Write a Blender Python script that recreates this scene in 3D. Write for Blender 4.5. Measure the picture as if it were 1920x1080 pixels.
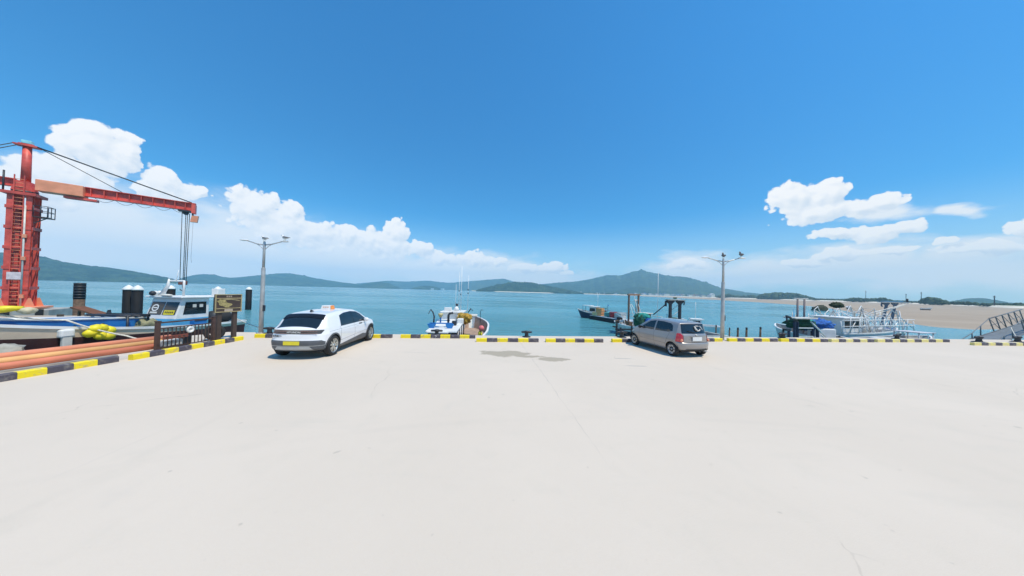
import bpy, bmesh, math, random
from mathutils import Vector, Matrix, noise

for _o in list(bpy.data.objects):
    bpy.data.objects.remove(_o, do_unlink=True)
S = bpy.context.scene
COL = S.collection
R = math.radians
PI = math.pi

# ------------------------------------------------------------------ camera
EYE = 2.42
PITCH = math.atan(6.5 / 500.0)
ROLL = math.atan(0.0268)
_f = Vector((0, math.cos(PITCH), math.sin(PITCH)))
_x = Vector((1, 0, 0))
_z = _x.cross(_f)
_r = math.cos(ROLL) * _x + math.sin(ROLL) * _z
_u = -math.sin(ROLL) * _x + math.cos(ROLL) * _z
camd = bpy.data.cameras.new('camera')
camd.sensor_width = 36.0
camd.lens = 36.0 * 500.0 / 1920.0
camd.clip_start = 0.05
camd.clip_end = 30000.0
cam = bpy.data.objects.new('camera', camd)
COL.objects.link(cam)
cam.matrix_world = Matrix(((_r.x, _u.x, -_f.x, 0.0), (_r.y, _u.y, -_f.y, 0.0), (_r.z, _u.z, -_f.z, EYE), (0, 0, 0, 1)))
S.camera = cam

# ------------------------------------------------------------------ light and exposure
SUN_EL, SUN_AZ = 65.0, 122.0       # azimuth clockwise from the +Y (seaward) direction
sd = bpy.data.lights.new('sun', 'SUN')
sd.energy = 4.4
sd.angle = R(0.53)
sd.color = (1.0, 0.90, 0.73)
sun = bpy.data.objects.new('sun', sd)
COL.objects.link(sun)
_sv = Vector((math.sin(R(SUN_AZ)) * math.cos(R(SUN_EL)), math.cos(R(SUN_AZ)) * math.cos(R(SUN_EL)), math.sin(R(SUN_EL))))
sun.rotation_euler = _sv.to_track_quat('Z', 'Y').to_euler()
sun.location = (0, 0, 60)
S.view_settings.view_transform = 'Standard'
S.view_settings.look = 'None'
S.view_settings.exposure = 0.0
S.view_settings.gamma = 1.0
S.view_settings.use_curve_mapping = False
S.cycles.use_denoising = True
S.cycles.max_bounces = 8
S.cycles.volume_bounces = 2
S.cycles.caustics_reflective = False
S.cycles.caustics_refractive = False
S.cycles.sample_clamp_indirect = 6.0

W = bpy.data.worlds.new('World')
S.world = W
W.use_nodes = True
nt = W.node_tree
nt.nodes.clear()
SKY_STRENGTH = 0.13

def wn(t, **k):
    n = nt.nodes.new(t)
    for a, b in k.items():
        setattr(n, a, b)
    return n

def wl(a, b):
    nt.links.new(a, b)

def wmath(op, a, b=None, c=None, clamp=False):
    n = wn('ShaderNodeMath', operation=op, use_clamp=clamp)
    for i, v in enumerate((a, b, c)):
        if v is None:
            continue
        if hasattr(v, 'node'):
            wl(v, n.inputs[i])
        else:
            n.inputs[i].default_value = v
    return n.outputs[0]

def wvec(op, a, b=None):
    n = wn('ShaderNodeVectorMath', operation=op)
    for i, v in enumerate((a, b)):
        if v is None:
            continue
        if hasattr(v, 'node'):
            wl(v, n.inputs[i])
        else:
            n.inputs[i].default_value = v
    return n.outputs['Value'] if op == 'LENGTH' else n.outputs[0]

def wsmooth(x, lo, hi):
    n = wn('ShaderNodeMapRange', interpolation_type='SMOOTHSTEP')
    wl(x, n.inputs[0])
    n.inputs[1].default_value, n.inputs[2].default_value = lo, hi
    return n.outputs[0]

# clouds: (azimuth, elevation, half width, half height) in radians; the sky behind the viewer carries on likewise
CRISP = [
    (-1.008, 0.262, 0.0444, 0.0479),
    (-0.976, 0.266, 0.0222, 0.0450),
    (-1.034, 0.197, 0.0494, 0.0544),
    (-1.073, 0.168, 0.0431, 0.0621),
    (-0.921, 0.224, 0.0362, 0.0372),
    (-0.909, 0.204, 0.0463, 0.0376),
    (-0.869, 0.216, 0.0177, 0.0168),
    (-0.769, 0.202, 0.0579, 0.0503),
    (-0.699, 0.205, 0.0328, 0.0368),
    (-0.715, 0.165, 0.0798, 0.0634),
    (-0.642, 0.154, 0.0642, 0.0481),
    (-0.553, 0.166, 0.0435, 0.0375),
    (-0.499, 0.147, 0.0925, 0.0492),
    (-0.417, 0.186, 0.0468, 0.0476),
    (-0.427, 0.142, 0.0795, 0.0473),
    (-0.335, 0.143, 0.0464, 0.0283),
    (-0.257, 0.110, 0.0636, 0.0271),
    (-0.142, 0.116, 0.0706, 0.0337),
    (-0.053, 0.107, 0.0339, 0.0180),
    (0.042, 0.090, 0.0679, 0.0200),
    (0.147, 0.090, 0.0509, 0.0237),
    (0.200, 0.069, 0.0346, 0.0118),
    (0.801, 0.260, 0.0504, 0.0418),
    (0.862, 0.251, 0.0305, 0.0338),
    (0.849, 0.211, 0.0611, 0.0291),
    (0.907, 0.209, 0.0532, 0.0222),
    (0.953, 0.219, 0.0241, 0.0174),
    (0.875, 0.162, 0.0378, 0.0179),
    (0.936, 0.150, 0.0492, 0.0190),
    (0.979, 0.156, 0.0261, 0.0134),
    (1.021, 0.123, 0.0109, 0.0094),
    (1.090, 0.205, 0.0068, 0.0074),
    (1.089, 0.130, 0.0138, 0.0167),
    (0.880, 0.108, 0.0504, 0.0127),
    (0.957, 0.110, 0.0438, 0.0104),
    (1.057, 0.101, 0.0460, 0.0118),
    (0.582, 0.099, 0.0670, 0.0167),
    (0.823, 0.094, 0.0462, 0.0122),
]
SOFT = [
    (-1.020, 0.099, 0.1259, 0.0785),
    (-1.109, 0.062, 0.0795, 0.0803),
    (-0.826, 0.084, 0.1837, 0.0813),
    (-0.557, 0.082, 0.2449, 0.0611),
    (-0.218, 0.071, 0.3050, 0.0469),
    (0.079, 0.055, 0.1789, 0.0239),
    (0.582, 0.096, 0.0865, 0.0267),
    (0.624, 0.059, 0.1450, 0.0292),
    (0.907, 0.103, 0.0835, 0.0271),
    (0.824, 0.069, 0.1570, 0.0326),
    (1.054, 0.097, 0.0732, 0.0198),
    (1.007, 0.067, 0.1487, 0.0321),
    (1.031, 0.173, 0.0232, 0.0093),
    (0.963, 0.188, 0.0391, 0.0160),
]

tc = wn('ShaderNodeTexCoord')
sep = wn('ShaderNodeSeparateXYZ')
wl(tc.outputs['Generated'], sep.inputs[0])
sx, sy, sz = sep.outputs
ay = wmath('ABSOLUTE', sy)
az_ = wmath('ARCTAN2', sx, ay)
el_ = wmath('ARCSINE', sz)
comb = wn('ShaderNodeCombineXYZ')
wl(az_, comb.inputs[0])
wl(el_, comb.inputs[1])
wl(wmath('MULTIPLY', wmath('GREATER_THAN', sy, 0.0), 3.0), comb.inputs[2])
UV = comb.outputs[0]
flat = wvec('MULTIPLY', UV, (1, 1, 0))

def wnoise(v, scale, detail, rough, dist=0.0):
    n = wn('ShaderNodeTexNoise')
    wl(v, n.inputs['Vector'])
    n.inputs['Scale'].default_value = scale
    n.inputs['Detail'].default_value = detail
    n.inputs['Roughness'].default_value = rough
    n.inputs['Distortion'].default_value = dist
    return n.outputs['Fac']

def worley(v, scale):
    n = wn('ShaderNodeTexVoronoi', feature='SMOOTH_F1')
    wl(v, n.inputs['Vector'])
    n.inputs['Scale'].default_value = scale
    n.inputs['Smoothness'].default_value = 0.12
    return n.outputs['Distance']

def field(uv2, blobs):
    out = None
    for a, e, ra, re in blobs:
        d = wvec('LENGTH', wvec('MULTIPLY', wvec('SUBTRACT', uv2, (a, e, 0)), (1 / ra, 1 / re, 0)))
        out = d if out is None else wmath('SMOOTH_MIN', out, d, 0.25)
    return wmath('SUBTRACT', 1.0, out)

def cumulus(shift):
    uv = UV if shift is None else wvec('ADD', UV, shift)
    f2 = wvec('MULTIPLY', uv, (1, 1, 0))
    wv = wn('ShaderNodeTexNoise')
    wl(uv, wv.inputs['Vector'])
    wv.inputs['Scale'].default_value = 22.0
    wv.inputs['Detail'].default_value = 3.0
    f2 = wvec('ADD', f2, wvec('MULTIPLY', wvec('SUBTRACT', wv.outputs['Color'], (0.5, 0.5, 0.5)), (0.075, 0.036, 0.0)))
    n1 = wmath('ADD', wmath('MULTIPLY', wnoise(uv, 15.0, 9.0, 0.64, 0.25), 0.8), wmath('MULTIPLY', wnoise(wvec('MULTIPLY', uv, (0.6, 1.3, 1)), 55.0, 5.0, 0.65), 0.2))
    v1 = worley(uv, 30.0)
    v2 = worley(uv, 72.0)
    puff = wmath('ADD', wmath('MULTIPLY', v1, -0.80), wmath('MULTIPLY', v2, -0.55))
    b = wmath('ADD', wmath('MULTIPLY', field(f2, CRISP), 1.75), wmath('MULTIPLY', wmath('SUBTRACT', n1, 0.5), 1.9))
    return wmath('ADD', wmath('ADD', b, puff), 0.74)

c0 = cumulus(None)
c1 = cumulus((-0.007, 0.012, 0))
a_crisp = wsmooth(c0, 0.0, 0.26)
lit = wmath('MULTIPLY_ADD', wmath('SUBTRACT', c0, c1), 0.75, 0.66, clamp=True)
ns = wnoise(wvec('MULTIPLY', UV, (1, 2.2, 1)), 7.0, 6.0, 0.55, 0.3)
sw = wn('ShaderNodeTexNoise')
wl(wvec('MULTIPLY', UV, (0.7, 1.6, 1)), sw.inputs['Vector'])
sw.inputs['Scale'].default_value = 14.0
sw.inputs['Detail'].default_value = 5.0
flat = wvec('ADD', flat, wvec('MULTIPLY', wvec('SUBTRACT', sw.outputs['Color'], (0.5, 0.5, 0.5)), (0.16, 0.06, 0.0)))
s0 = wmath('ADD', field(flat, SOFT), wmath('MULTIPLY', wmath('SUBTRACT', ns, 0.5), 1.7))
a_soft = wmath('MULTIPLY', wsmooth(s0, -0.85, 0.40), 0.95)
# thin milky band along the horizon
band = wmath('MULTIPLY', wsmooth(el_, 0.27, -0.02), 0.74)

sky = wn('ShaderNodeTexSky', sky_type='NISHITA')
sky.sun_disc = False
sky.sun_elevation = R(SUN_EL)
sky.sun_rotation = R(SUN_AZ)
sky.altitude = 0.0
sky.air_density = 1.0
sky.dust_density = 0.4
sky.ozone_density = 3.2
hs = wn('ShaderNodeHueSaturation')
hs.inputs['Hue'].default_value = 0.497
hs.inputs['Saturation'].default_value = 1.12
hs.inputs['Value'].default_value = 1.0
wl(sky.outputs[0], hs.inputs['Color'])
def wmix(fac, a, b):
    n = wn('ShaderNodeMix', data_type='RGBA')
    wl(fac, n.inputs[0])
    for i, v in ((6, a), (7, b)):
        if hasattr(v, 'node'):
            wl(v, n.inputs[i])
        else:
            n.inputs[i].default_value = (*v, 1)
    return n.outputs[2]
k = 1.0 / SKY_STRENGTH
tint = wvec('MULTIPLY', hs.outputs[0], (0.37, 1.13, 1.44))
tint = wvec('MULTIPLY', tint, wmath('MULTIPLY_ADD', wsmooth(el_, 0.05, 0.75), 0.26, 0.80))
base = wmix(band, tint, (0.72 * k, 0.85 * k, 0.93 * k))
soft = wmix(a_soft, base, (0.98 * k, 0.98 * k, 0.98 * k))
ccol = wmix(lit, (0.78 * k, 0.84 * k, 0.91 * k), (1.06 * k, 1.04 * k, 1.02 * k))
# cumulus fade into the milky air low down
crispfade = wmath('MULTIPLY', a_crisp, wsmooth(el_, -0.02, 0.07))
full = wmix(crispfade, soft, ccol)
bg = wn('ShaderNodeBackground')
bg.inputs['Strength'].default_value = SKY_STRENGTH
wl(full, bg.inputs['Color'])
wo = wn('ShaderNodeOutputWorld')
wl(bg.outputs[0], wo.inputs['Surface'])

# ------------------------------------------------------------------ helpers
random.seed(7)

def mat(name, col, rough=0.6, metal=0.0, var=0.12, scale=3.0, bump=0.0, bscale=40.0, col2=None, coat=0.0, spec=0.5, detail=5.0, pos=(0.32, 0.66)):
    m = bpy.data.materials.new(name)
    m.use_nodes = True
    t = m.node_tree
    b = t.nodes['Principled BSDF']
    b.inputs['Roughness'].default_value = rough
    b.inputs['Metallic'].default_value = metal
    b.inputs['Coat Weight'].default_value = coat
    b.inputs['Coat Roughness'].default_value = 0.04
    b.inputs['Specular IOR Level'].default_value = spec
    tcn = t.nodes.new('ShaderNodeTexCoord')
    n = t.nodes.new('ShaderNodeTexNoise')
    n.inputs['Scale'].default_value = scale
    n.inputs['Detail'].default_value = detail
    t.links.new(tcn.outputs['Object'], n.inputs['Vector'])
    r = t.nodes.new('ShaderNodeValToRGB')
    c2 = col2 or tuple(c * (1 - var * 2.2) for c in col)
    r.color_ramp.elements[0].position = pos[0]
    r.color_ramp.elements[1].position = pos[1]
    r.color_ramp.elements[0].color = (*c2, 1)
    r.color_ramp.elements[1].color = (*col, 1)
    t.links.new(n.outputs['Fac'], r.inputs[0])
    t.links.new(r.outputs[0], b.inputs['Base Color'])
    if bump:
        n2 = t.nodes.new('ShaderNodeTexNoise')
        n2.inputs['Scale'].default_value = bscale
        n2.inputs['Detail'].default_value = 4
        t.links.new(tcn.outputs['Object'], n2.inputs['Vector'])
        bp = t.nodes.new('ShaderNodeBump')
        bp.inputs['Strength'].default_value = bump
        bp.inputs['Distance'].default_value = 0.02
        t.links.new(n2.outputs['Fac'], bp.inputs['Height'])
        t.links.new(bp.outputs[0], b.inputs['Normal'])
    return m

class MB:
    """collects shapes and links them as ONE mesh object"""
    def __init__(s):
        s.v = []; s.f = []; s.mi = []; s.sm = []; s.cur = 0; s.smooth = False
    def add(s, vs, fs, smooth=None):
        o = len(s.v)
        s.v.extend([tuple(p) for p in vs])
        for f in fs:
            s.f.append(tuple(i + o for i in f)); s.mi.append(s.cur); s.sm.append(s.smooth if smooth is None else smooth)
        return s
    def box(s, c, d, rz=0.0, m=None):
        x, y, z = d[0] / 2, d[1] / 2, d[2] / 2
        P = [Vector((a, b, e)) for e in (-z, z) for b in (-y, y) for a in (-x, x)]
        M = Matrix.Rotation(rz, 3, 'Z') if m is None else m
        P = [M @ p + Vector(c) for p in P]
        return s.add(P, [(0, 2, 3, 1), (4, 5, 7, 6), (0, 1, 5, 4), (2, 6, 7, 3), (0, 4, 6, 2), (1, 3, 7, 5)], False)
    def bar(s, p, q, w, h=None):
        p, q = Vector(p), Vector(q); h = h or w
        d = (q - p); L = d.length; d.normalize()
        up = Vector((0, 0, 1)) if abs(d.z) < 0.95 else Vector((0, 1, 0))
        a = d.cross(up).normalized(); b = a.cross(d)
        M = Matrix((a, d, b)).transposed()
        return s.box((p + q) / 2, (w, L, h), m=M)
    def tube(s, pts, r, n=8, cap=True):
        pts = [Vector(p) for p in pts]
        rs = r if isinstance(r, (list, tuple)) else [r] * len(pts)
        vs = []; prev = None
        for i, p in enumerate(pts):
            d = (pts[min(i + 1, len(pts) - 1)] - pts[max(i - 1, 0)]).normalized()
            if prev is None:
                a = d.cross(Vector((0, 0, 1)) if abs(d.z) < 0.9 else Vector((1, 0, 0))).normalized()
            else:
                a = (prev - d * prev.dot(d)).normalized()
            prev = a; b = d.cross(a)
            for k in range(n):
                t = 2 * PI * k / n
                vs.append(p + (a * math.cos(t) + b * math.sin(t)) * rs[i])
        fs = [(i * n + k, i * n + (k + 1) % n, (i + 1) * n + (k + 1) % n, (i + 1) * n + k) for i in range(len(pts) - 1) for k in range(n)]
        s.add(vs, fs, True)
        if cap:
            o = len(s.v) - len(vs)
            s.f.append(tuple(o + k for k in reversed(range(n)))); s.mi.append(s.cur); s.sm.append(False)
            s.f.append(tuple(len(s.v) - n + k for k in range(n))); s.mi.append(s.cur); s.sm.append(False)
        return s
    def lathe(s, prof, n=20, c=(0, 0, 0), axis='Z', smooth=True, caps=True):
        vs = []
        for r, h in prof:
            for k in range(n):
                t = 2 * PI * k / n
                a, b = r * math.cos(t), r * math.sin(t)
                p = (a, b, h) if axis == 'Z' else ((h, a, b) if axis == 'X' else (b, h, a))
                vs.append((p[0] + c[0], p[1] + c[1], p[2] + c[2]))
        fs = [(i * n + k, i * n + (k + 1) % n, (i + 1) * n + (k + 1) % n, (i + 1) * n + k) for i in range(len(prof) - 1) for k in range(n)]
        s.add(vs, fs, smooth)
        o = len(s.v) - len(vs)
        if caps and prof[0][0] > 1e-4:
            s.f.append(tuple(o + k for k in reversed(range(n)))); s.mi.append(s.cur); s.sm.append(False)
        if caps and prof[-1][0] > 1e-4:
            s.f.append(tuple(len(s.v) - n + k for k in range(n))); s.mi.append(s.cur); s.sm.append(False)
        return s
    def prism(s, poly, lo, hi, axis='Z'):
        n = len(poly)
        def P(a, b, h):
            return (a, b, h) if axis == 'Z' else ((h, a, b) if axis == 'X' else (a, h, b))
        vs = [P(a, b, lo) for a, b in poly] + [P(a, b, hi) for a, b in poly]
        fs = [tuple(reversed(range(n))), tuple(range(n, 2 * n))] + [(i, (i + 1) % n, n + (i + 1) % n, n + i) for i in range(n)]
        return s.add(vs, fs, False)
    def grid(s, rows, smooth=True, closed=False):
        n = len(rows[0]); vs = [p for r in rows for p in r]
        m = n if closed else n - 1
        return s.add(vs, [(i * n + k, i * n + (k + 1) % n, (i + 1) * n + (k + 1) % n, (i + 1) * n + k) for i in range(len(rows) - 1) for k in range(m)], smooth)
    def ball(s, c, r, seg=12, rings=8, sq=(1, 1, 1), amp=0.0, fr=2.0, seed=0.0):
        rows = []
        for i in range(rings + 1):
            ph = PI * i / rings
            row = []
            for k in range(seg):
                t = 2 * PI * k / seg
                d = Vector((math.sin(ph) * math.cos(t), math.sin(ph) * math.sin(t), math.cos(ph)))
                q = r * (1 + (amp * noise.noise(d * fr + Vector((seed, seed * 1.7, 0))) if amp else 0))
                row.append((c[0] + d.x * q * sq[0], c[1] + d.y * q * sq[1], c[2] + d.z * q * sq[2]))
            rows.append(row)
        return s.grid(rows, True, True)
    def mesh(s, name, mats):
        me = bpy.data.meshes.new(name)
        me.from_pydata(s.v, [], s.f)
        for m in (mats if isinstance(mats, (list, tuple)) else [mats]):
            me.materials.append(m)
        me.polygons.foreach_set('material_index', s.mi)
        me.polygons.foreach_set('use_smooth', s.sm)
        me.update()
        bm = bmesh.new(); bm.from_mesh(me)
        bmesh.ops.recalc_face_normals(bm, faces=bm.faces)
        bm.to_mesh(me); bm.free()
        return me
    def build(s, name, mats, parent=None, bevel=0.0, loc=None, rz=0.0):
        o = bpy.data.objects.new(name, s.mesh(name, mats))
        COL.objects.link(o)
        if parent is not None:
            o.parent = parent
        if loc is not None:
            o.location = loc; o.rotation_euler = (0, 0, rz)
        if bevel:
            b = o.modifiers.new('bevel', 'BEVEL'); b.width = bevel; b.segments = 2; b.limit_method = 'ANGLE'; b.angle_limit = R(40)
        return o

def tag(o, label, cat, group=None):
    o['label'] = label; o['category'] = cat
    if group: o['group'] = group
    return o

def thing(name, label, cat, loc=(0, 0, 0), rz=0.0, group=None):
    o = bpy.data.objects.new(name, None)
    COL.objects.link(o)
    o.location = loc; o.rotation_euler = (0, 0, rz)
    o.empty_display_size = 0.3
    return tag(o, label, cat, group)

def struct(o):
    o['kind'] = 'structure'; return o

def stuff(o):
    o['kind'] = 'stuff'; return o

def kids(o):
    return [c for c in o.children]

def dup(root, loc, rz=None, label=None, parent=None):
    c = root.copy(); COL.objects.link(c)
    if parent is not None: c.parent = parent
    if loc is not None: c.location = loc
    if rz is not None: c.rotation_euler = (0, 0, rz)
    if label: c['label'] = label
    for ch in kids(root): dup(ch, None, None, None, c)
    return c

def text_mb(txt, size, depth=0.004):
    cu = bpy.data.curves.new('lettering', 'FONT')
    cu.body = txt; cu.size = size; cu.extrude = depth; cu.align_x = 'CENTER'; cu.align_y = 'CENTER'; cu.resolution_u = 3
    o = bpy.data.objects.new('lettering', cu); COL.objects.link(o)
    dg = bpy.context.evaluated_depsgraph_get()
    me = bpy.data.meshes.new_from_object(o.evaluated_get(dg))
    bpy.data.objects.remove(o, do_unlink=True)
    mb = MB(); mb.add([v.co.copy() for v in me.vertices], [tuple(p.vertices) for p in me.polygons], False)
    bpy.data.meshes.remove(me)
    return mb

def lerp(a, b, t): return a + (b - a) * t
def interp(pts, x):
    if x <= pts[0][0]: return pts[0][1]
    for (a, p), (b, q) in zip(pts, pts[1:]):
        if x <= b: return lerp(p, q, (x - a) / (b - a))
    return pts[-1][1]
def sstep(a, b, x):
    t = max(0.0, min(1.0, (x - a) / (b - a))); return t * t * (3 - 2 * t)
def fbm(x, y, z=0.0, o=4, g=0.5):
    s = 0.0; a = 1.0; f = 1.0
    for _ in range(o):
        s += a * noise.noise(Vector((x * f, y * f, z))); a *= g; f *= 2.03
    return s

def part_tube(o, name, pts, r, m_, n=8):
    q = MB(); q.tube(pts, r, n); return q.build(name, m_, o)
def part_box(o, name, c, d, m_, bev=0.0, rz=0.0):
    q = MB(); q.box(c, d, rz); return q.build(name, m_, o, bev)
def part_bar(o, name, p, q2, w, m_, h=None):
    q = MB(); q.bar(p, q2, w, h); return q.build(name, m_, o)


# materials shared by many things
M = {}
M['white'] = mat('white_paint', (0.80, 0.80, 0.78), 0.45, var=0.08, scale=2.0, bump=0.05)
M['offwhite'] = mat('weathered_white_paint', (0.70, 0.68, 0.62), 0.55, var=0.16, scale=1.6, bump=0.08)
M['yellow'] = mat('yellow_kerb_paint', (0.84, 0.66, 0.012), 0.55, scale=7.0, bump=0.2, col2=(0.56, 0.45, 0.14), detail=8, pos=(0.34, 0.46))
M['black'] = mat('black_kerb_paint', (0.075, 0.065, 0.085), 0.6, scale=7.0, bump=0.2, col2=(0.19, 0.17, 0.16), detail=8, pos=(0.34, 0.48))
M['steel'] = mat('galvanised_steel', (0.52, 0.52, 0.51), 0.45, 0.35, var=0.12, scale=4.0)
M['darksteel'] = mat('dark_steel', (0.045, 0.05, 0.06), 0.5, 0.3, var=0.15, scale=5.0)
M['rubber'] = mat('black_rubber', (0.018, 0.018, 0.02), 0.75, var=0.1, scale=8.0)
M['red'] = mat('crane_red_paint', (0.80, 0.115, 0.08), 0.5, col2=(0.46, 0.06, 0.045), scale=1.8, bump=0.08, bscale=12)
M['orange'] = mat('orange_paint', (0.95, 0.35, 0.19), 0.5, var=0.14, scale=1.5)
M['blue'] = mat('boat_blue_paint', (0.02, 0.19, 0.52), 0.4, var=0.12, scale=2.0)
M['ltblue'] = mat('boat_light_blue_paint', (0.10, 0.42, 0.68), 0.45, var=0.12, scale=2.0)
M['teal'] = mat('teal_net_cloth', (0.02, 0.34, 0.30), 0.8, var=0.25, scale=8.0, bump=0.5)
M['greennet'] = mat('green_net_twine', (0.02, 0.12, 0.07), 0.85, var=0.3, scale=9.0, bump=0.6)
M['bluenet'] = mat('blue_net_twine', (0.02, 0.15, 0.55), 0.85, var=0.3, scale=9.0, bump=0.6)
M['goldnet'] = mat('golden_net_twine', (0.55, 0.34, 0.05), 0.85, var=0.3, scale=12.0, bump=0.7)
M['darknet'] = mat('dark_net_twine', (0.02, 0.022, 0.03), 0.9, var=0.3, scale=9.0, bump=0.6)
M['rope'] = mat('pale_rope', (0.70, 0.67, 0.58), 0.85, var=0.15, scale=20.0, bump=0.4)
M['yplastic'] = mat('yellow_plastic', (0.86, 0.72, 0.02), 0.5, var=0.12, scale=5.0, bump=0.1)
M['glass'] = mat('tinted_glass', (0.012, 0.018, 0.024), 0.05, var=0.05, scale=1.0, spec=0.75)
M['brown'] = mat('brown_steel_paint', (0.085, 0.045, 0.035), 0.5, var=0.15, scale=6.0)
M['wood'] = mat('weathered_timber', (0.15, 0.095, 0.06), 0.85, var=0.25, scale=6.0, bump=0.3)
M['hull_tan'] = mat('hull_paint_tan', (0.78, 0.62, 0.46), 0.5, var=0.10, scale=1.4, bump=0.05)
M['hull_dark'] = mat('hull_antifouling', (0.055, 0.014, 0.014), 0.6, var=0.2, scale=2.0)
M['hull_navy'] = mat('hull_navy_paint', (0.012, 0.03, 0.075), 0.5, var=0.2, scale=2.0)
M['deck'] = mat('boat_deck', (0.42, 0.40, 0.37), 0.75, var=0.2, scale=3.0, bump=0.2)
M['pinkdeck'] = mat('boat_timber_deck', (0.44, 0.31, 0.23), 0.75, var=0.15, scale=3.0, bump=0.2)
M['concrete'] = mat('pier_concrete', (0.43, 0.42, 0.39), 0.85, var=0.15, scale=1.2, bump=0.25)
M['pile'] = mat('black_pile_sleeve', (0.008, 0.010, 0.013), 0.75, var=0.2, scale=3.0, bump=0.2, spec=0.25)
M['pink'] = mat('faded_red_plastic', (0.75, 0.17, 0.17), 0.5, var=0.12, scale=6.0)

# ------------------------------------------------------------------ the setting
SEA = -1.5

def node_mat(name):
    m = bpy.data.materials.new(name); m.use_nodes = True
    t = m.node_tree; b = t.nodes['Principled BSDF']
    def N(kind, **k):
        n = t.nodes.new(kind)
        for a, v in k.items(): setattr(n, a, v)
        return n
    def L(a, b_): t.links.new(a, b_)
    def mth(op, a, b_=None, c=None, clamp=False):
        n = N('ShaderNodeMath', operation=op, use_clamp=clamp)
        for i, v in enumerate((a, b_, c)):
            if v is None: continue
            if hasattr(v, 'node'): L(v, n.inputs[i])
            else: n.inputs[i].default_value = v
        return n.outputs[0]
    def noi(v, sc, det=4.0, ro=0.5, dist=0.0):
        n = N('ShaderNodeTexNoise'); L(v, n.inputs['Vector'])
        n.inputs['Scale'].default_value = sc; n.inputs['Detail'].default_value = det
        n.inputs['Roughness'].default_value = ro; n.inputs['Distortion'].default_value = dist
        return n.outputs['Fac']
    def mixc(f, a, c):
        n = N('ShaderNodeMix', data_type='RGBA')
        if hasattr(f, 'node'): L(f, n.inputs[0])
        else: n.inputs[0].default_value = f
        for i, v in ((6, a), (7, c)):
            if hasattr(v, 'node'): L(v, n.inputs[i])
            else: n.inputs[i].default_value = (*v, 1)
        return n.outputs[2]
    def sm(x, lo, hi):
        n = N('ShaderNodeMapRange', interpolation_type='SMOOTHSTEP'); L(x, n.inputs[0])
        n.inputs[1].default_value, n.inputs[2].default_value = lo, hi
        return n.outputs[0]
    tcn = N('ShaderNodeTexCoord')
    return m, t, b, N, L, mth, noi, mixc, sm, tcn.outputs['Object']

# concrete of the quay
m, t, b, N, L, mth, noi, mixc, sm, P = node_mat('quay_concrete')
sp = N('ShaderNodeSeparateXYZ'); L(P, sp.inputs[0]); px_, py_ = sp.outputs[0], sp.outputs[1]
c = mixc(sm(noi(P, 0.22, 5, 0.55), 0.35, 0.7), (0.598, 0.520, 0.434), (0.628, 0.547, 0.459))
c = mixc(mth('MULTIPLY', sm(noi(P, 1.7, 6, 0.6), 0.50, 0.75), 0.35), c, (0.55, 0.49, 0.41))
c = mixc(mth('MULTIPLY', sm(noi(P, 0.55, 4, 0.6, 0.8), 0.60, 0.78), 0.30), c, (0.53, 0.48, 0.415))
c = mixc(mth('MULTIPLY', sm(noi(P, 14.0, 5, 0.7), 0.62, 0.75), 0.22), c, (0.41, 0.385, 0.36))
wn1 = mth('MULTIPLY', mth('SUBTRACT', noi(P, 1.6, 6, 0.65), 0.5), 1.9)
def blotch(cx, cy, rx, ry, lo=0.0, hi=0.25):
    dx = mth('DIVIDE', mth('SUBTRACT', px_, cx), rx); dy = mth('DIVIDE', mth('SUBTRACT', py_, cy), ry)
    d = mth('SQRT', mth('ADD', mth('MULTIPLY', dx, dx), mth('MULTIPLY', dy, dy)))
    return sm(mth('ADD', mth('SUBTRACT', 1.0, d), wn1), lo, hi)
stn = mth('MAXIMUM', blotch(-0.2, 10.42, 1.15, 0.50), mth('MAXIMUM', blotch(1.55, 9.72, 0.78, 0.30), blotch(0.75, 10.05, 0.6, 0.2)))
c = mixc(mth('MULTIPLY', stn, 0.9), c, (0.355, 0.31, 0.24))
mk = mth('MAXIMUM', blotch(4.2, 10.1, 0.36, 0.07), blotch(4.3, 9.1, 0.42, 0.06))
mk = mth('MAXIMUM', mk, mth('MULTIPLY', blotch(-3.6, 10.2, 0.5, 0.06), 0.35))
c = mixc(mth('MULTIPLY', mk, 0.6), c, (0.34, 0.32, 0.30))
wig = mth('MULTIPLY', mth('SUBTRACT', noi(P, 0.9, 5, 0.6), 0.5), 0.16)
def joint(x0, slope, half, depth):
    d = mth('ABSOLUTE', mth('ADD', mth('SUBTRACT', mth('ADD', px_, mth('MULTIPLY', py_, slope)), x0), wig))
    return mth('MULTIPLY', sm(d, half, half * 0.3), depth)
brk = sm(noi(P, 1.1, 3, 0.6), 0.40, 0.56)
jn = mth('MAXIMUM', mth('MULTIPLY', joint(1.852, 0.109, 0.011, 0.5), sm(py_, 3.6, 5.2)), mth('MULTIPLY', joint(7.62, 0.07, 0.012, 0.35), sm(py_, 5.0, 6.0)))
jn = mth('MAXIMUM', jn, mth('MAXIMUM', joint(-5.2, 0.10, 0.011, 0.18), joint(13.4, 0.09, 0.016, 0.25)))
c = mixc(mth('MULTIPLY', jn, mth('MULTIPLY_ADD', brk, 0.7, 0.3)), c, (0.28, 0.26, 0.24))
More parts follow.
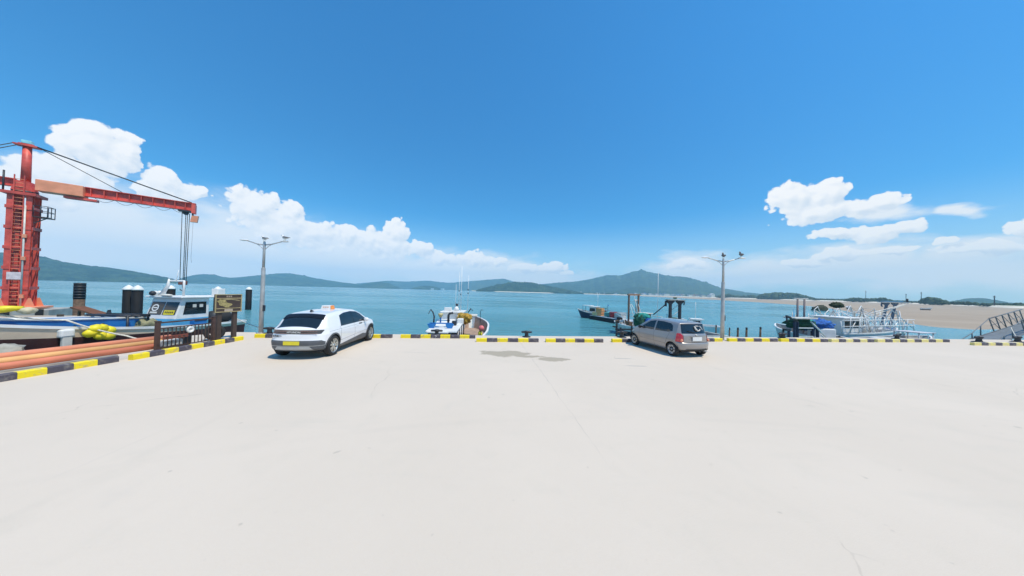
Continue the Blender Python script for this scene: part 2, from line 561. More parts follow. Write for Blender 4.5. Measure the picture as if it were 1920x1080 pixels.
# scattered chips and faint tyre wear
c = mixc(mth('MULTIPLY', sm(noi(P, 5.0, 2, 0.5), 0.72, 0.76), 0.45), c, (0.36, 0.325, 0.275))
c = mixc(mth('MULTIPLY', sm(noi(P, 26.0, 3, 0.6), 0.70, 0.74), 0.4), c, (0.38, 0.34, 0.285))
def tyre_arc(cx, cy, rad, half, depth):
    dx = mth('SUBTRACT', px_, cx); dy = mth('SUBTRACT', py_, cy)
    d = mth('ABSOLUTE', mth('SUBTRACT', mth('SQRT', mth('ADD', mth('MULTIPLY', dx, dx), mth('MULTIPLY', dy, dy))), rad))
    return mth('MULTIPLY', sm(d, half, half * 0.35), depth)
ta = None
for a_ in ((14.0, 12.5, 9.2, 0.10, 0.12), (14.0, 12.5, 7.75, 0.10, 0.10), (-22.0, 2.0, 17.0, 0.11, 0.08), (3.0, -14.0, 19.3, 0.12, 0.10)):
    t_ = tyre_arc(*a_); ta = t_ if ta is None else mth('MAXIMUM', ta, t_)
c = mixc(mth('MULTIPLY', ta, sm(noi(P, 0.8, 5, 0.65), 0.38, 0.62)), c, (0.44, 0.40, 0.345))
vw = N('ShaderNodeVectorMath', operation='ADD'); L(P, vw.inputs[0])
vn = N('ShaderNodeTexNoise'); L(P, vn.inputs['Vector']); vn.inputs['Scale'].default_value = 0.7; vn.inputs['Detail'].default_value = 6
L(vn.outputs['Color'], vw.inputs[1])
ve = N('ShaderNodeTexVoronoi', feature='DISTANCE_TO_EDGE'); L(vw.outputs[0], ve.inputs['Vector']); ve.inputs['Scale'].default_value = 0.26
c = mixc(mth('MULTIPLY', mth('MULTIPLY', sm(ve.outputs['Distance'], 0.0035, 0.001), sm(noi(P, 0.35, 4, 0.6), 0.52, 0.62)), 0.42), c, (0.33, 0.285, 0.235))
streak = N('ShaderNodeMapping'); streak.inputs['Scale'].default_value = (0.35, 2.2, 1.0); streak.inputs['Rotation'].default_value = (0, 0, R(20)); L(P, streak.inputs[0])
c = mixc(mth('MULTIPLY', sm(noi(streak.outputs[0], 0.9, 5, 0.65), 0.55, 0.75), 0.28), c, (0.52, 0.475, 0.405))
L(c, b.inputs['Base Color']); b.inputs['Roughness'].default_value = 0.88; b.inputs['Specular IOR Level'].default_value = 0.3
bp = N('ShaderNodeBump'); bp.inputs['Strength'].default_value = 0.25; bp.inputs['Distance'].default_value = 0.01
L(noi(P, 30.0, 6, 0.65), bp.inputs['Height']); L(bp.outputs[0], b.inputs['Normal'])
M['quay'] = m

edge = [(-15.75, -45), (-15.75, 4), (-15.55, 8), (-15.0, 11.4), (-14.2, 13.45), (0.5, 14.62), (12, 16.1), (22, 17.35), (32.5, 18.3), (75, 23), (75, -45)]
q = MB(); q.prism(edge, -3.2, 0.0)
struct(q.build('quay', M['quay']))

# dusty tan strip of ground behind the kerb on the left
m, t, b, N, L, mth, noi, mixc, sm, P = node_mat('dirty_concrete')
c = mixc(sm(noi(P, 1.3, 6, 0.6), 0.35, 0.7), (0.50, 0.44, 0.36), (0.60, 0.55, 0.48))
c = mixc(mth('MULTIPLY', sm(noi(P, 6.0, 4, 0.7), 0.55, 0.7), 0.5), c, (0.33, 0.28, 0.23))
L(c, b.inputs['Base Color']); b.inputs['Roughness'].default_value = 0.9
M['dirt'] = m
q = MB(); q.prism([(-15.6, 0), (-15.6, 4), (-15.4, 8), (-14.85, 11.4), (-14.3, 12.6), (-12.3, 11.6), (-11.88, 8), (-12.05, 0)], 0.0, 0.004)
struct(q.build('pavement', M['dirt']))

# sea
m, t, b, N, L, mth, noi, mixc, sm, P = node_mat('sea_water')
c = mixc(sm(noi(P, 0.012, 3, 0.5), 0.35, 0.65), (0.085, 0.285, 0.335), (0.105, 0.33, 0.38))
c = mixc(mth('MULTIPLY', sm(noi(P, 0.11, 4, 0.6), 0.4, 0.7), 0.35), c, (0.045, 0.225, 0.30))
L(c, b.inputs['Base Color']); b.inputs['Roughness'].default_value = 0.10; b.inputs['IOR'].default_value = 1.333
mp = N('ShaderNodeMapping'); mp.inputs['Scale'].default_value = (0.45, 1.0, 1.0); mp.inputs['Rotation'].default_value = (0, 0, R(12)); L(P, mp.inputs[0])
h = mth('ADD', mth('MULTIPLY', noi(mp.outputs[0], 0.9, 5, 0.62, 0.6), 0.5), mth('MULTIPLY', noi(mp.outputs[0], 0.16, 3, 0.5), 0.9))
h = mth('ADD', h, mth('MULTIPLY', noi(mp.outputs[0], 3.2, 4, 0.65), 0.16))
bp = N('ShaderNodeBump'); bp.inputs['Strength'].default_value = 1.0; bp.inputs['Distance'].default_value = 0.75
wp = N('ShaderNodeMapping'); wp.inputs['Scale'].default_value = (0.25, 1.0, 1.0); wp.inputs['Rotation'].default_value = (0, 0, R(8)); L(P, wp.inputs[0])
L(mth('MULTIPLY_ADD', sm(noi(wp.outputs[0], 0.035, 5, 0.6, 0.5), 0.4, 0.65), 0.20, 0.05), b.inputs['Roughness'])
L(h, bp.inputs['Height']); L(bp.outputs[0], b.inputs['Normal'])
M['sea'] = m
q = MB(); XS = [-3290, -1500, -400, -100, 0, 100, 400, 1500, 3290]; YS = [-720, -100, 0, 60, 200, 800, 2000, 4360]
q.grid([[(x, y, SEA) for x in XS] for y in YS], False)
struct(q.build('sea', M['sea']))

# shore land, beach and mud flat on the right
def pol(a, d, z): return (d * math.sin(a), d * math.cos(a), z)
SHORE = [(-0.15, 1420), (-0.09, 1290), (0.06, 1230), (0.20, 1330), (0.30, 1480), (0.42, 1600), (0.54, 1480), (0.65, 1250), (0.74, 1120), (0.84, 1040), (0.95, 860), (1.02, 720), (1.08, 540), (1.2, 430), (1.45, 400)]
WATER = [(-0.15, 1415), (-0.09, 1283), (0.06, 1222), (0.20, 1315), (0.30, 1450), (0.36, 1320), (0.45, 900), (0.525, 660), (0.58, 520), (0.65, 450), (0.70, 370), (0.78, 290), (0.825, 240), (0.876, 177), (0.915, 124), (0.944, 98.5), (0.977, 78.5), (1.005, 73), (1.045, 73), (1.07, 83), (1.12, 76), (1.2, 70), (1.45, 90)]
m, t, b, N, L, mth, noi, mixc, sm, P = node_mat('wet_mud')
c = mixc(sm(noi(P, 0.05, 5, 0.6), 0.35, 0.7), (0.345, 0.27, 0.195), (0.40, 0.32, 0.235))
c = mixc(mth('MULTIPLY', sm(noi(P, 0.4, 5, 0.65), 0.5, 0.7), 0.4), c, (0.29, 0.222, 0.15))
L(c, b.inputs['Base Color']); b.inputs['Roughness'].default_value = 0.7; b.inputs['Specular IOR Level'].default_value = 0.2
bp = N('ShaderNodeBump'); bp.inputs['Strength'].default_value = 0.4; bp.inputs['Distance'].default_value = 0.2
L(noi(P, 0.6, 5, 0.6), bp.inputs['Height']); L(bp.outputs[0], b.inputs['Normal'])
M['mud'] = m
q = MB(); rows = []
AZ = [-0.15 + i * 0.0125 for i in range(129)]
for a in AZ:
    dw = interp(WATER, a) * (1 + 0.018 * fbm(a * 45, 3.1)); ds = max(interp(SHORE, a), dw + 4)
    rows.append([pol(a, lerp(dw, ds, u), SEA - 0.02 + 0.06 * min(1, u * 12) + 0.9 * u) for u in (-0.004, 0, 0.02, 0.06, 0.15, 0.3, 0.5, 0.75, 1.0)])
q.grid(rows)
struct(q.build('mud_flat', M['mud']))
M['beach'] = mat('pale_beach_sand', (0.80, 0.72, 0.58), 0.9, var=0.08, scale=0.05)
q = MB(); rows = []
for a in AZ:
    ds = max(interp(SHORE, a), interp(WATER, a) + 4)
    w = 12 + 5 * fbm(a * 60, 9)
    rows.append([pol(a, ds - 3, SEA + 0.86), pol(a, ds + w * 0.5, 0.3), pol(a, ds + w, 1.3), pol(a, ds + w + 8, 1.5)])
q.grid(rows)
struct(q.build('beach', M['beach']))
M['grass'] = mat('shore_grass', (0.16, 0.19, 0.08), 0.95, scale=0.03, col2=(0.08, 0.12, 0.05))
q = MB(); rows = []
for a in AZ:
    ds = max(interp(SHORE, a), interp(WATER, a) + 4) + 18
    rows.append([pol(a, ds + u, 1.42 + 1.6 * min(1, u / 90) + 0.8 * fbm(a * 90, u * 0.02)) for u in (0, 30, 90, 300, 900, 2000)])
q.grid(rows)
struct(q.build('shore_land', M['grass']))

# hills
m, t, b, N, L, mth, noi, mixc, sm, P = node_mat('forested_hillside')
c = mixc(sm(noi(P, 0.02, 6, 0.65), 0.38, 0.64), (0.015, 0.036, 0.024), (0.052, 0.090, 0.046))
c = mixc(mth('MULTIPLY', sm(noi(P, 0.004, 4, 0.6), 0.55, 0.7), 0.4), c, (0.085, 0.11, 0.045))
L(c, b.inputs['Base Color']); b.inputs['Roughness'].default_value = 0.95; b.inputs['Specular IOR Level'].default_value = 0.1
bp = N('ShaderNodeBump'); bp.inputs['Strength'].default_value = 1.0; bp.inputs['Distance'].default_value = 9.0
L(noi(P, 0.03, 5, 0.65), bp.inputs['Height']); L(bp.outputs[0], b.inputs['Normal'])
M['forest'] = m

def hill(D, prof, w, seed, base=-2.2, step=0.0022, tree=4.0):
    q = MB(); rows = []
    a0, a1 = prof[0][0], prof[-1][0]; n = int((a1 - a0) / step)
    US = [-1 + k / 26 for k in range(26)] + [0.0, 0.06, 0.2, 0.45, 0.75, 1]
    for i in range(n + 1):
        a = a0 + (a1 - a0) * i / n
        hh = sum(interp(prof, a + k * 0.004) for k in (-2, -1, 0, 1, 2)) / 5
        hh *= 1 + 0.022 * fbm(a * 70, seed, 0, 3)
        ends = min(1.0, i / 4, (n - i) / 4)
        row = []
        for u in US:
            gully = 1 + 0.30 * fbm(a * 34 + seed, u * 1.6, seed, 3) * (1 - abs(u) ** 0.5) * (0 if u == 0 else 1)
            sh = (1 - abs(u)) ** 0.85 if u < 0 else (1 - u) ** 1.2
            z = max(0.0, hh * sh * gully) * ends
            z += tree * (0.5 + 1.1 * fbm(a * 300, (D + w * u) * 0.07, seed, 3)) * ends * (1 if abs(u) < 0.97 else 0)
            # the ridge is seen over nearer slopes: keep these below its line of sight
            z = min(z, (hh + tree) * (1 + w * u / D) * 0.985) if u < -0.02 else z
            row.append(pol(a, D + w * u * (1 + 0.15 * fbm(a * 14, seed)), base + z if abs(u) == 1 else max(base, z)))
        rows.append(row)
    q.grid(rows)
    return struct(q.build('hill', M['forest']))

hill(1900, [(-1.24, 70), (-1.18, 82), (-1.1275, 84.7), (-1.1041, 83.0), (-1.0624, 82.5), (-1.0451, 71), (-1.024, 58.8), (-0.9896, 51.8), (-0.9578, 40.6), (-0.9228, 26), (-0.8954, 10), (-0.885, 0)], 330, 1.3)
hill(2900, [(-0.915, 0), (-0.9039, 8.0), (-0.8885, 39), (-0.8599, 68), (-0.8425, 63), (-0.8149, 45), (-0.7758, 64), (-0.7337, 92), (-0.6938, 104), (-0.6632, 87), (-0.6247, 65), (-0.5697, 43), (-0.5107, 25), (-0.444, 1)], 420, 4.1)
hill(3700, [(-0.62, 0), (-0.5971, 5.0), (-0.5405, 40), (-0.48, 69), (-0.44, 95), (-0.381, 90), (-0.3103, 114), (-0.236, 95), (-0.1593, 126), (-0.0806, 158), (-0.0309, 178), (0.0033, 137), (0.0796, 85), (0.16, 10)], 560, 7.7)
hill(2500, [(-0.5692, 0), (-0.5257, 17), (-0.4953, 36), (-0.4641, 52), (-0.4314, 42), (-0.3941, 2.0)], 190, 2.2)
hill(2300, [(-0.363, 2), (-0.3367, 21), (-0.3098, 31), (-0.2824, 24), (-0.2505, 4)], 90, 5.9)
hill(1520, [(-0.135, 1), (-0.0602, 36), (-0.0007, 54), (0.0593, 56), (0.0993, 46), (0.1585, 30), (0.2168, 15), (0.2641, 1)], 230, 3.3, step=0.0016, tree=5)
hill(3000, [(0.0, 0), (0.0202, 17), (0.0993, 86), (0.1775, 115), (0.2443, 131), (0.2906, 162), (0.3445, 203), (0.3882, 198), (0.4218, 232), (0.4512, 252), (0.4786, 230), (0.5248, 197), (0.5828, 180), (0.6238, 136), (0.6624, 83), (0.7219, 45), (0.7754, 27), (0.8332, 5), (0.85, 0)], 800, 9.4)
hill(2050, [(0.31, 0), (0.3807, 31), (0.4309, 55), (0.4716, 50), (0.5107, 30), (0.5697, 2)], 240, 6.1, step=0.0016, tree=5)
hill(2600, [(1.0, 0), (1.0181, 2.9), (1.0393, 24), (1.0519, 30), (1.064, 24), (1.0865, 2)], 200, 8.8)
hill(2900, [(0.80, 4), (0.90, 11), (1.0, 8), (1.12, 12), (1.3, 22), (1.44, 5)], 300, 11.8)

# woods on the low shore: nobody could count these trees
m, t, b, N, L, mth, noi, mixc, sm, P = node_mat('woodland_leaves')
c = mixc(sm(noi(P, 0.35, 5, 0.7), 0.38, 0.62), (0.016, 0.036, 0.014), (0.062, 0.105, 0.032))
L(c, b.inputs['Base Color']); b.inputs['Roughness'].default_value = 0.9
bp = N('ShaderNodeBump'); bp.inputs['Strength'].default_value = 1.0; bp.inputs['Distance'].default_value = 1.2
L(noi(P, 0.7, 5, 0.7), bp.inputs['Height']); L(bp.outputs[0], b.inputs['Normal'])
M['leaf'] = m

def woodland(runs, seed):
    rnd = random.Random(seed); q = MB()
    for a0, a1, D, prof, dep, n in runs:
        for i in range(n):
            u = rnd.random(); a = lerp(a0, a1, u); d = D + rnd.uniform(0, dep)
            hh = interp(prof, u) * rnd.uniform(0.62, 1.05); r = max(1.2, hh * rnd.uniform(0.28, 0.42))
            x, y, _ = pol(a, d, 0)
            q.ball((x, y, 1.2 + hh - r), r, 7, 5, (1.0, 1.0, 1.0), 0.55, 2.2, rnd.random() * 40)
            q.ball((x + rnd.uniform(-r, r), y + rnd.uniform(-r, r), 1.2 + (hh - r) * 0.5), r * 1.15, 7, 4, (1, 1, 1.0), 0.5, 2.2, rnd.random() * 40)
    return stuff(q.build('woodland', M['leaf']))
woodland([(0.745, 0.852, 1090, [(0, 8), (0.12, 16), (0.35, 19), (0.62, 19), (0.8, 14), (0.92, 8), (1, 5)], 90, 420)], 5)
woodland([(0.655, 0.748, 1210, [(0, 5), (0.1, 9), (0.28, 15), (0.42, 10), (0.6, 8), (0.75, 13), (0.9, 11), (1, 6)], 50, 170), (0.845, 0.90, 1020, [(0, 5), (1, 4)], 30, 90)], 6)
woodland([(0.895, 0.962, 900, [(0, 4), (0.2, 8), (0.5, 7), (0.8, 9), (1, 4)], 40, 150), (0.95, 0.992, 800, [(0, 3), (0.5, 4), (1, 3)], 30, 70)], 7)
woodland([(0.992, 1.020, 700, [(0, 5), (0.25, 9), (0.6, 9), (1, 5)], 40, 90), (1.015, 1.10, 600, [(0, 3), (0.3, 4), (0.5, 2.5), (0.8, 3.5), (1, 5)], 30, 110), (1.1, 1.35, 470, [(0, 5), (0.5, 7), (1, 4)], 40, 120)], 8)
woodland([(0.10, 0.36, 1500, [(0, 6), (0.3, 9), (0.6, 6), (1, 8)], 90, 260), (0.36, 0.655, 1610, [(0, 7), (0.5, 8), (1, 9)], 90, 240), (-0.12, 0.1, 1300, [(0, 4), (0.5, 7), (1, 6)], 25, 110)], 9)

# houses of the far shore villages
hm = [mat('house_white_wall', (0.78, 0.77, 0.74), 0.8, scale=0.3), mat('house_cream_wall', (0.66, 0.60, 0.50), 0.8, scale=0.3), mat('house_grey_wall', (0.50, 0.52, 0.54), 0.8, scale=0.3)]
rm = [mat('house_blue_roof', (0.10, 0.22, 0.42), 0.6, scale=0.3), mat('house_rust_roof', (0.36, 0.13, 0.08), 0.7, scale=0.3), mat('house_pale_roof', (0.66, 0.67, 0.68), 0.6, scale=0.3), mat('house_grey_roof', (0.2, 0.21, 0.22), 0.7, scale=0.3)]
rnd = random.Random(31)
def house(a, d, w, l, h, wi, ri, flat):
    x, y, _ = pol(a, d, 0)
    look = '%s walled house with %s roof' % (('white', 'cream', 'grey')[wi], ('blue', 'rust red', 'pale', 'dark grey')[ri]) if not flat else '%s flat roofed house with %s top' % (('white', 'cream', 'grey')[wi], ('blue', 'rust red', 'pale', 'dark grey')[ri])
    o = thing('house', 'tiny far ' + look + ' on the opposite shore', 'house', (x, y, 2.0), rnd.uniform(-0.4, 0.4), 'far houses: ' + look)
    q = MB(); q.box((0, 0, h / 2 - 1.0), (w, l, h + 2.0)); q.build('wall', hm[wi], o)
    q = MB()
    if flat: q.box((0, 0, h + 0.25), (w + 0.6, l + 0.6, 0.5))
    else: q.prism([(-w / 2 - 0.5, h), (w / 2 + 0.5, h), (0, h + w * 0.26)], -l / 2 - 0.5, l / 2 + 0.5, 'Y')
    q.build('roof', rm[ri], o)
    return o
for i in range(46):
    a = rnd.choice([rnd.uniform(0.13, 0.30), rnd.uniform(0.30, 0.46), rnd.uniform(0.46, 0.645), rnd.uniform(0.46, 0.645)])
    d = interp(SHORE, a) + rnd.uniform(24, 70)
    house(a, d, rnd.uniform(10, 17), rnd.uniform(8, 12), rnd.uniform(5, 10), rnd.choice([0, 0, 0, 1, 2]), rnd.choice([0, 1, 2, 2, 3]), rnd.random() < 0.45)
for a, d, w, h in ((0.598, 1520, 34, 8), (0.525, 1560, 30, 9), (0.615, 1440, 22, 6), (-0.255, 2190, 26, 10), (-0.29, 2195, 18, 8)):
    o = house(a, d, w, 12, h, 0, 2, True)
for o, lb in zip([o for o in COL.objects if o.name.startswith('house') and o.type == 'EMPTY'][-5:], ('long low white building behind the parked grey hatchback on the far shore', 'long white flat roofed building left of the right lamp on the far shore', 'short white block nearest the right street lamp on the far shore', 'white building on the small wooded islet beyond the antennas', 'smaller white building on the left end of the wooded islet')):
    o['label'] = lb; del o['group']

# poles on the far right shore
pm = M['darksteel']
def utility_pole(a, d, h, lab):
    x, y, _ = pol(a, d, 0)
    o = thing('utility_pole', lab, 'utility pole', (x, y, 1.3), 0.3, 'utility poles on the far right shore')
    q = MB(); q.tube([(0, 0, 0), (0, 0, h)], [0.45, 0.3], 6); q.build('pole', pm, o)
    for zz in (0.93, 0.84):
        q = MB(); q.box((0, 0, h * zz), (4.5, 0.4, 0.4)); q.build('crossarm', pm, o)
utility_pole(0.925, 890, 22, 'tall thin pole rising left of the grey gantry columns on the far shore')
utility_pole(0.976, 800, 15, 'dark pole just right of the grey gantry top on the far shore')
utility_pole(0.9935, 740, 17, 'thin pole beside the left end of the far right grove')
utility_pole(1.066, 560, 10, 'small pole at the far right edge of the low shore')

# sea haze: even pale air round the camera and everything built
q = MB(); q.box((0, 1820, 142.5), (6600, 5100, 295))
hz = q.build('haze', [])
mh = bpy.data.materials.new('haze'); mh.use_nodes = True; th = mh.node_tree; th.nodes.clear()
pv = th.nodes.new('ShaderNodeVolumePrincipled'); ho = th.nodes.new('ShaderNodeOutputMaterial')
pv.inputs['Color'].default_value = (0.43, 0.77, 1.0, 1)
pv.inputs['Density'].default_value = 0.00024
pv.inputs['Anisotropy'].default_value = 0.0
th.links.new(pv.outputs[0], ho.inputs['Volume'])
hz.data.materials.append(mh)
stuff(hz)

# ------------------------------------------------------------------ things on the quay
M['yellow_faded'] = mat('faded_yellow_kerb_paint', (0.80, 0.68, 0.20), 0.6, scale=7.0, bump=0.2, col2=(0.62, 0.55, 0.34), detail=8, pos=(0.36, 0.56))
# kerb blocks: each a thing, every painted stripe a piece of it
def kerb(p, q_, n, first, lab, group='yellow and black kerb blocks along the quay', w=0.16, h=0.17, lens=None, faded=False):
    p, q_ = Vector((*p, 0)), Vector((*q_, 0)); d = q_ - p; L = d.length
    o = thing('kerb_block', lab, 'kerb', p, math.atan2(d.y, d.x), group)
    xs = [0.0]
    lens = lens or [1] * n
    for l in lens: xs.append(xs[-1] + l * L / sum(lens))
    for i in range(n):
        a, b_ = xs[i], xs[i + 1]
        mb = MB(); e = 0.022
        if i == 0: a += 0.004
        mb.prism([(0, 0), (w, 0), (w, h - e), (w - e, h), (e, h), (0, h - e)], a, b_ - 0.002, 'X')
        yel = (i % 2 == 0) == (first == 'y')
        s = mb.build('yellow_stripe' if yel else 'black_stripe', (M['yellow_faded'] if faded else M['yellow']) if yel else M['black'], o)
    return o
k1 = kerb((-11.92, 3.2), (-11.72, 8.03), 12, 'y', 'striped kerb block at the left frame edge in front of the orange pipes')
k2 = kerb((-11.56, 8.21), (-11.6, 11.62), 9, 'y', 'striped kerb block running below the brown railing and information board')
k3 = kerb((-11.65, 12.15), (-9.0, 12.47), 6, 'y', 'striped kerb block at the foot of the left street lamp')
k4 = kerb((-8.8, 12.5), (-5.77, 12.97), 6, 'y', 'striped kerb block partly hidden behind the white taxi')
k5 = kerb((-5.37, 13.03), (-1.78, 13.46), 8, 'y', 'striped kerb block with a white chip mark before the blue gantry boat', lens=[1, 1, 1, 1, 1, 1, 1, 0.62])
k6 = kerb((-1.62, 12.60), (1.36, 12.92), 6, 'y', 'striped kerb block standing forward of the line behind the tan stain')
k7 = kerb((1.72, 12.97), (4.62, 13.30), 6, 'y', 'striped kerb block between the tan stain and the grey hatchback')
k8 = kerb((5.12, 13.42), (8.2, 13.9), 6, 'y', 'striped kerb block in front of the grey hatchback bonnet')
k9 = kerb((8.5, 14.02), (11.55, 14.55), 6, 'b', 'striped kerb block between the grey hatchback and the right street lamp')
k10 = kerb((11.95, 14.62), (14.98, 14.98), 6, 'y', 'striped kerb block just right of the right street lamp')
k11 = kerb((15.2, 15.02), (18.2, 15.32), 6, 'y', 'striped kerb block in front of the boat with green and blue nets')
k12 = kerb((18.45, 15.36), (21.4, 15.72), 6, 'y', 'faded striped kerb block in front of the white railed boats', faded=True)
k13 = kerb((21.65, 15.76), (27.2, 16.55), 10, 'y', 'long faded striped kerb block right of the tall grey gantry', faded=True)
k14 = kerb((27.0, 15.55), (33.0, 16.15), 12, 'y', 'striped kerb block at the right frame edge, set forward of the others', faded=True)
# little white chip on the fourth black stripe of the kerb by the blue gantry boat
q = MB(); q.tube([(1.62, -0.004, 0.115), (1.66, -0.004, 0.135), (1.71, -0.004, 0.12), (1.69, -0.004, 0.085), (1.66, -0.004, 0.05)], 0.012, 5)
q.build('paint_chip', M['white'], k5)

# street lamps
def street_lamp(loc, rz, lab, lean):
    o = thing('street_lamp', lab, 'street lamp', loc, rz, 'double armed street lamps at the quay edge')
    q = MB(); q.lathe([(0.19, 0.0), (0.19, 0.03), (0.17, 0.035)], 16); q.build('base_plate', M['steel'], o)
    q = MB(); q.lathe([(0.098, 0.03), (0.09, 1.6), (0.082, 3.25), (0.082, 3.27), (0.06, 3.28)], 18); q.build('lower_pole', M['steel'], o)
    q = MB(); q.lathe([(0.058, 3.27), (0.050, 4.55), (0.02, 4.6)], 16); q.build('upper_pole', M['steel'], o)
    q = MB(); q.box((0.10, 0, 1.25), (0.05, 0.12, 0.3)); q.build('inspection_door', M['darksteel'], o, 0.008)
    for s in (-1, 1):
        q = MB(); q.tube([(0, 0, 4.42), (s * 0.35, 0, 4.47), (s * 0.65, 0, 4.56), (s * 0.82, 0, 4.61)], [0.032, 0.03, 0.026, 0.024], 8)
        q.tube([(s * 0.06, 0, 4.22), (s * 0.2, 0, 4.36), (s * 0.42, 0, 4.5)], 0.014, 6)
        a = q.build('arm', M['steel'], o)
        q = MB(); q.ball((s * 0.98, 0, 4.635), 0.2, 14, 8, (1.05, 0.42, 0.22)); q.build('lamp_head', M['white'], a)
    return o
street_lamp((-12.5, 13.38, 0), R(3), 'grey street lamp with two gulls left of the white taxi', 0)
street_lamp((11.86, 14.99, 0), R(-4), 'grey street lamp with two gulls right of the grey hatchback', 0)

gm = [mat('gull_white_feathers', (0.78, 0.78, 0.78), 0.8, scale=9), mat('gull_grey_feathers', (0.16, 0.17, 0.19), 0.8, scale=9), mat('gull_beak', (0.75, 0.45, 0.05), 0.5, scale=9)]
def gull(loc, rz, lab, dark=False):
    o = thing('seagull', lab, 'seagull', loc, rz, 'gulls perched on the street lamps')
    q = MB()
    q.tube([(0, -0.20, 0.11), (0, -0.12, 0.125), (0, -0.02, 0.135), (0, 0.07, 0.15), (0, 0.115, 0.19), (0, 0.13, 0.235), (0, 0.165, 0.25), (0, 0.195, 0.245)], [0.012, 0.04, 0.066, 0.064, 0.042, 0.033, 0.034, 0.012], 12)
    q.build('body', gm[1] if dark else gm[0], o)
    for s in (-1, 1):
        q = MB(); q.tube([(s * 0.045, 0.07, 0.165), (s * 0.062, 0.0, 0.165), (s * 0.05, -0.12, 0.15), (s * 0.02, -0.27, 0.135)], [0.012, 0.034, 0.026, 0.005], 8); q.build('wing', gm[1], o)
        q = MB(); q.tube([(s * 0.025, 0.0, 0.09), (s * 0.025, 0.01, 0.0)], 0.006, 5); q.tube([(s * 0.025, 0.005, 0.004), (s * 0.03, 0.05, 0.004)], 0.007, 5); q.build('leg', gm[2], o)
    q = MB(); q.tube([(0, 0.188, 0.246), (0, 0.235, 0.236)], [0.012, 0.003], 6); q.build('beak', gm[2], o)
    o.scale = (1.1, 1.1, 1.1)
    return o
gull((-12.5, 13.38, 4.6), R(70), 'gull perched on the pole top of the left street lamp')
gull((-12.5 + 0.98, 13.43, 4.675), R(80), 'gull perched on the right lamp head of the left street lamp')
gull((11.86, 14.99, 4.6), R(130), 'dark gull perched on the pole top of the right street lamp', True)
gull((11.86 + 0.93, 14.92, 4.675), R(120), 'gull perched on the right lamp head of the right street lamp', True)

# mooring bollards
def bollard(loc, lab, s=1.0, rz=0.1):
    o = thing('mooring_bollard', lab, 'bollard', (*loc, 0), rz, 'black mooring bollards on the quay edge')
    q = MB(); q.lathe([(0.24, 0), (0.24, 0.03), (0.15, 0.05)], 18); q.build('base', M['darksteel'], o)
    q = MB(); q.lathe([(0.13, 0.04), (0.10, 0.12), (0.10, 0.2), (0.14, 0.27), (0.15, 0.3), (0.12, 0.34), (0.02, 0.36)], 18); q.build('post', M['darksteel'], o)
    q = MB(); q.tube([(-0.3, 0, 0.27), (-0.26, 0, 0.275), (0, 0, 0.285), (0.26, 0, 0.275), (0.3, 0, 0.27)], [0.03, 0.055, 0.06, 0.055, 0.03], 10); q.build('horn', M['darksteel'], o)
    o.scale = (s, s, s)
    return o
bollard((-12.0, 13.3), 'black bollard behind the left rear corner of the white taxi', 0.95)
bollard((-3.85, 13.9), 'black bollard in front of the boat with the blue gantry', 1.0)
bollard((0.85, 14.35), 'lone black bollard against open water at the middle of the quay edge', 0.95)
bollard((6.25, 15.05), 'black bollard in front of the dark steel landing frame', 1.05)
bollard((16.6, 16.3), 'black bollard in front of the boat with green and blue nets', 1.0)
bollard((25.0, 17.3), 'black bollard below the tall grey gantry', 0.9)
bollard((29.7, 16.95), 'black bollard at the open end of the kerb line on the right', 1.1)
bollard((33.2, 17.5), 'black bollard at the right frame edge below the lattice gangway', 1.1)

# brown railing
rl = thing('railing', 'brown steel railing with upright bars behind the left kerb', 'railing', (-12.18, 9.22, 0.004), R(90), None)
LEN = 1.72
for x in (0.0, LEN):
    q = MB(); q.box((x, 0, 0.52), (0.10, 0.10, 1.04)); q.box((x, 0, 1.055), (0.12, 0.12, 0.03)); q.build('post', M['brown'], rl, 0.006)
for zz, hh in ((1.0, 0.05), (0.80, 0.035), (0.12, 0.035)):
    q = MB(); q.box((LEN / 2, 0, zz), (LEN - 0.1, 0.045, hh)); q.build('rail', M['brown'], rl)
proto = None
for i in range(13):
    x = 0.05 + (LEN - 0.1) * (i + 1) / 14
    if proto is None:
        q = MB(); q.box((0, 0, 0.46), (0.02, 0.02, 0.645)); proto = q.build('bar', M['brown'], rl, loc=(x, 0, 0))
    else:
        dup(proto, (x, 0, 0), None, None, rl)
# emblem ring between the top rails of the fence
lf = thing('lifebuoy', 'round white lifebuoy hanging on the brown railing', 'lifebuoy', (-12.10, 10.08, 0.66), R(90))
q = MB(); rows = []
for i in range(20):
    a = 2 * PI * i / 20
    rows.append([((0.085 + 0.036 * math.cos(b_)) * math.cos(a), -0.02 + 0.036 * math.sin(b_), (0.085 + 0.036 * math.cos(b_)) * math.sin(a)) for b_ in [2 * PI * k_ / 8 for k_ in range(8)]])
rows.append(rows[0]); q.grid(rows, True, True); q.build('ring', M['white'], lf)
q = MB(); q.lathe([(0.072, 0.0), (0.072, 0.012)], 18, (0, -0.02, 0), 'Y'); q.build('backing', M['offwhite'], lf)
sb = thing('plank_sign', 'reddish brown plank hung low on the railing bars', 'sign', (-12.10, 9.55, 0.47), R(90))
q = MB(); q.box((0.1, -0.02, 0), (0.72, 0.03, 0.12)); q.build('board', mat('red_brown_plank', (0.22, 0.055, 0.035), 0.6, scale=5), sb, 0.004)
for x_ in (-0.15, 0.02, 0.19, 0.33):
    q = MB(); q.box((x_, -0.038, 0), (0.07, 0.006, 0.05)); q.build('carving', M['brown'], sb)
lbx = thing('tool_box', 'pale box with dark base standing on the ground behind the railing', 'box', (-12.55, 9.85, 0.004), R(88))
q = MB(); q.box((0, 0, 0.2), (0.55, 0.3, 0.2)); q.build('lid', M['offwhite'], lbx, 0.015)
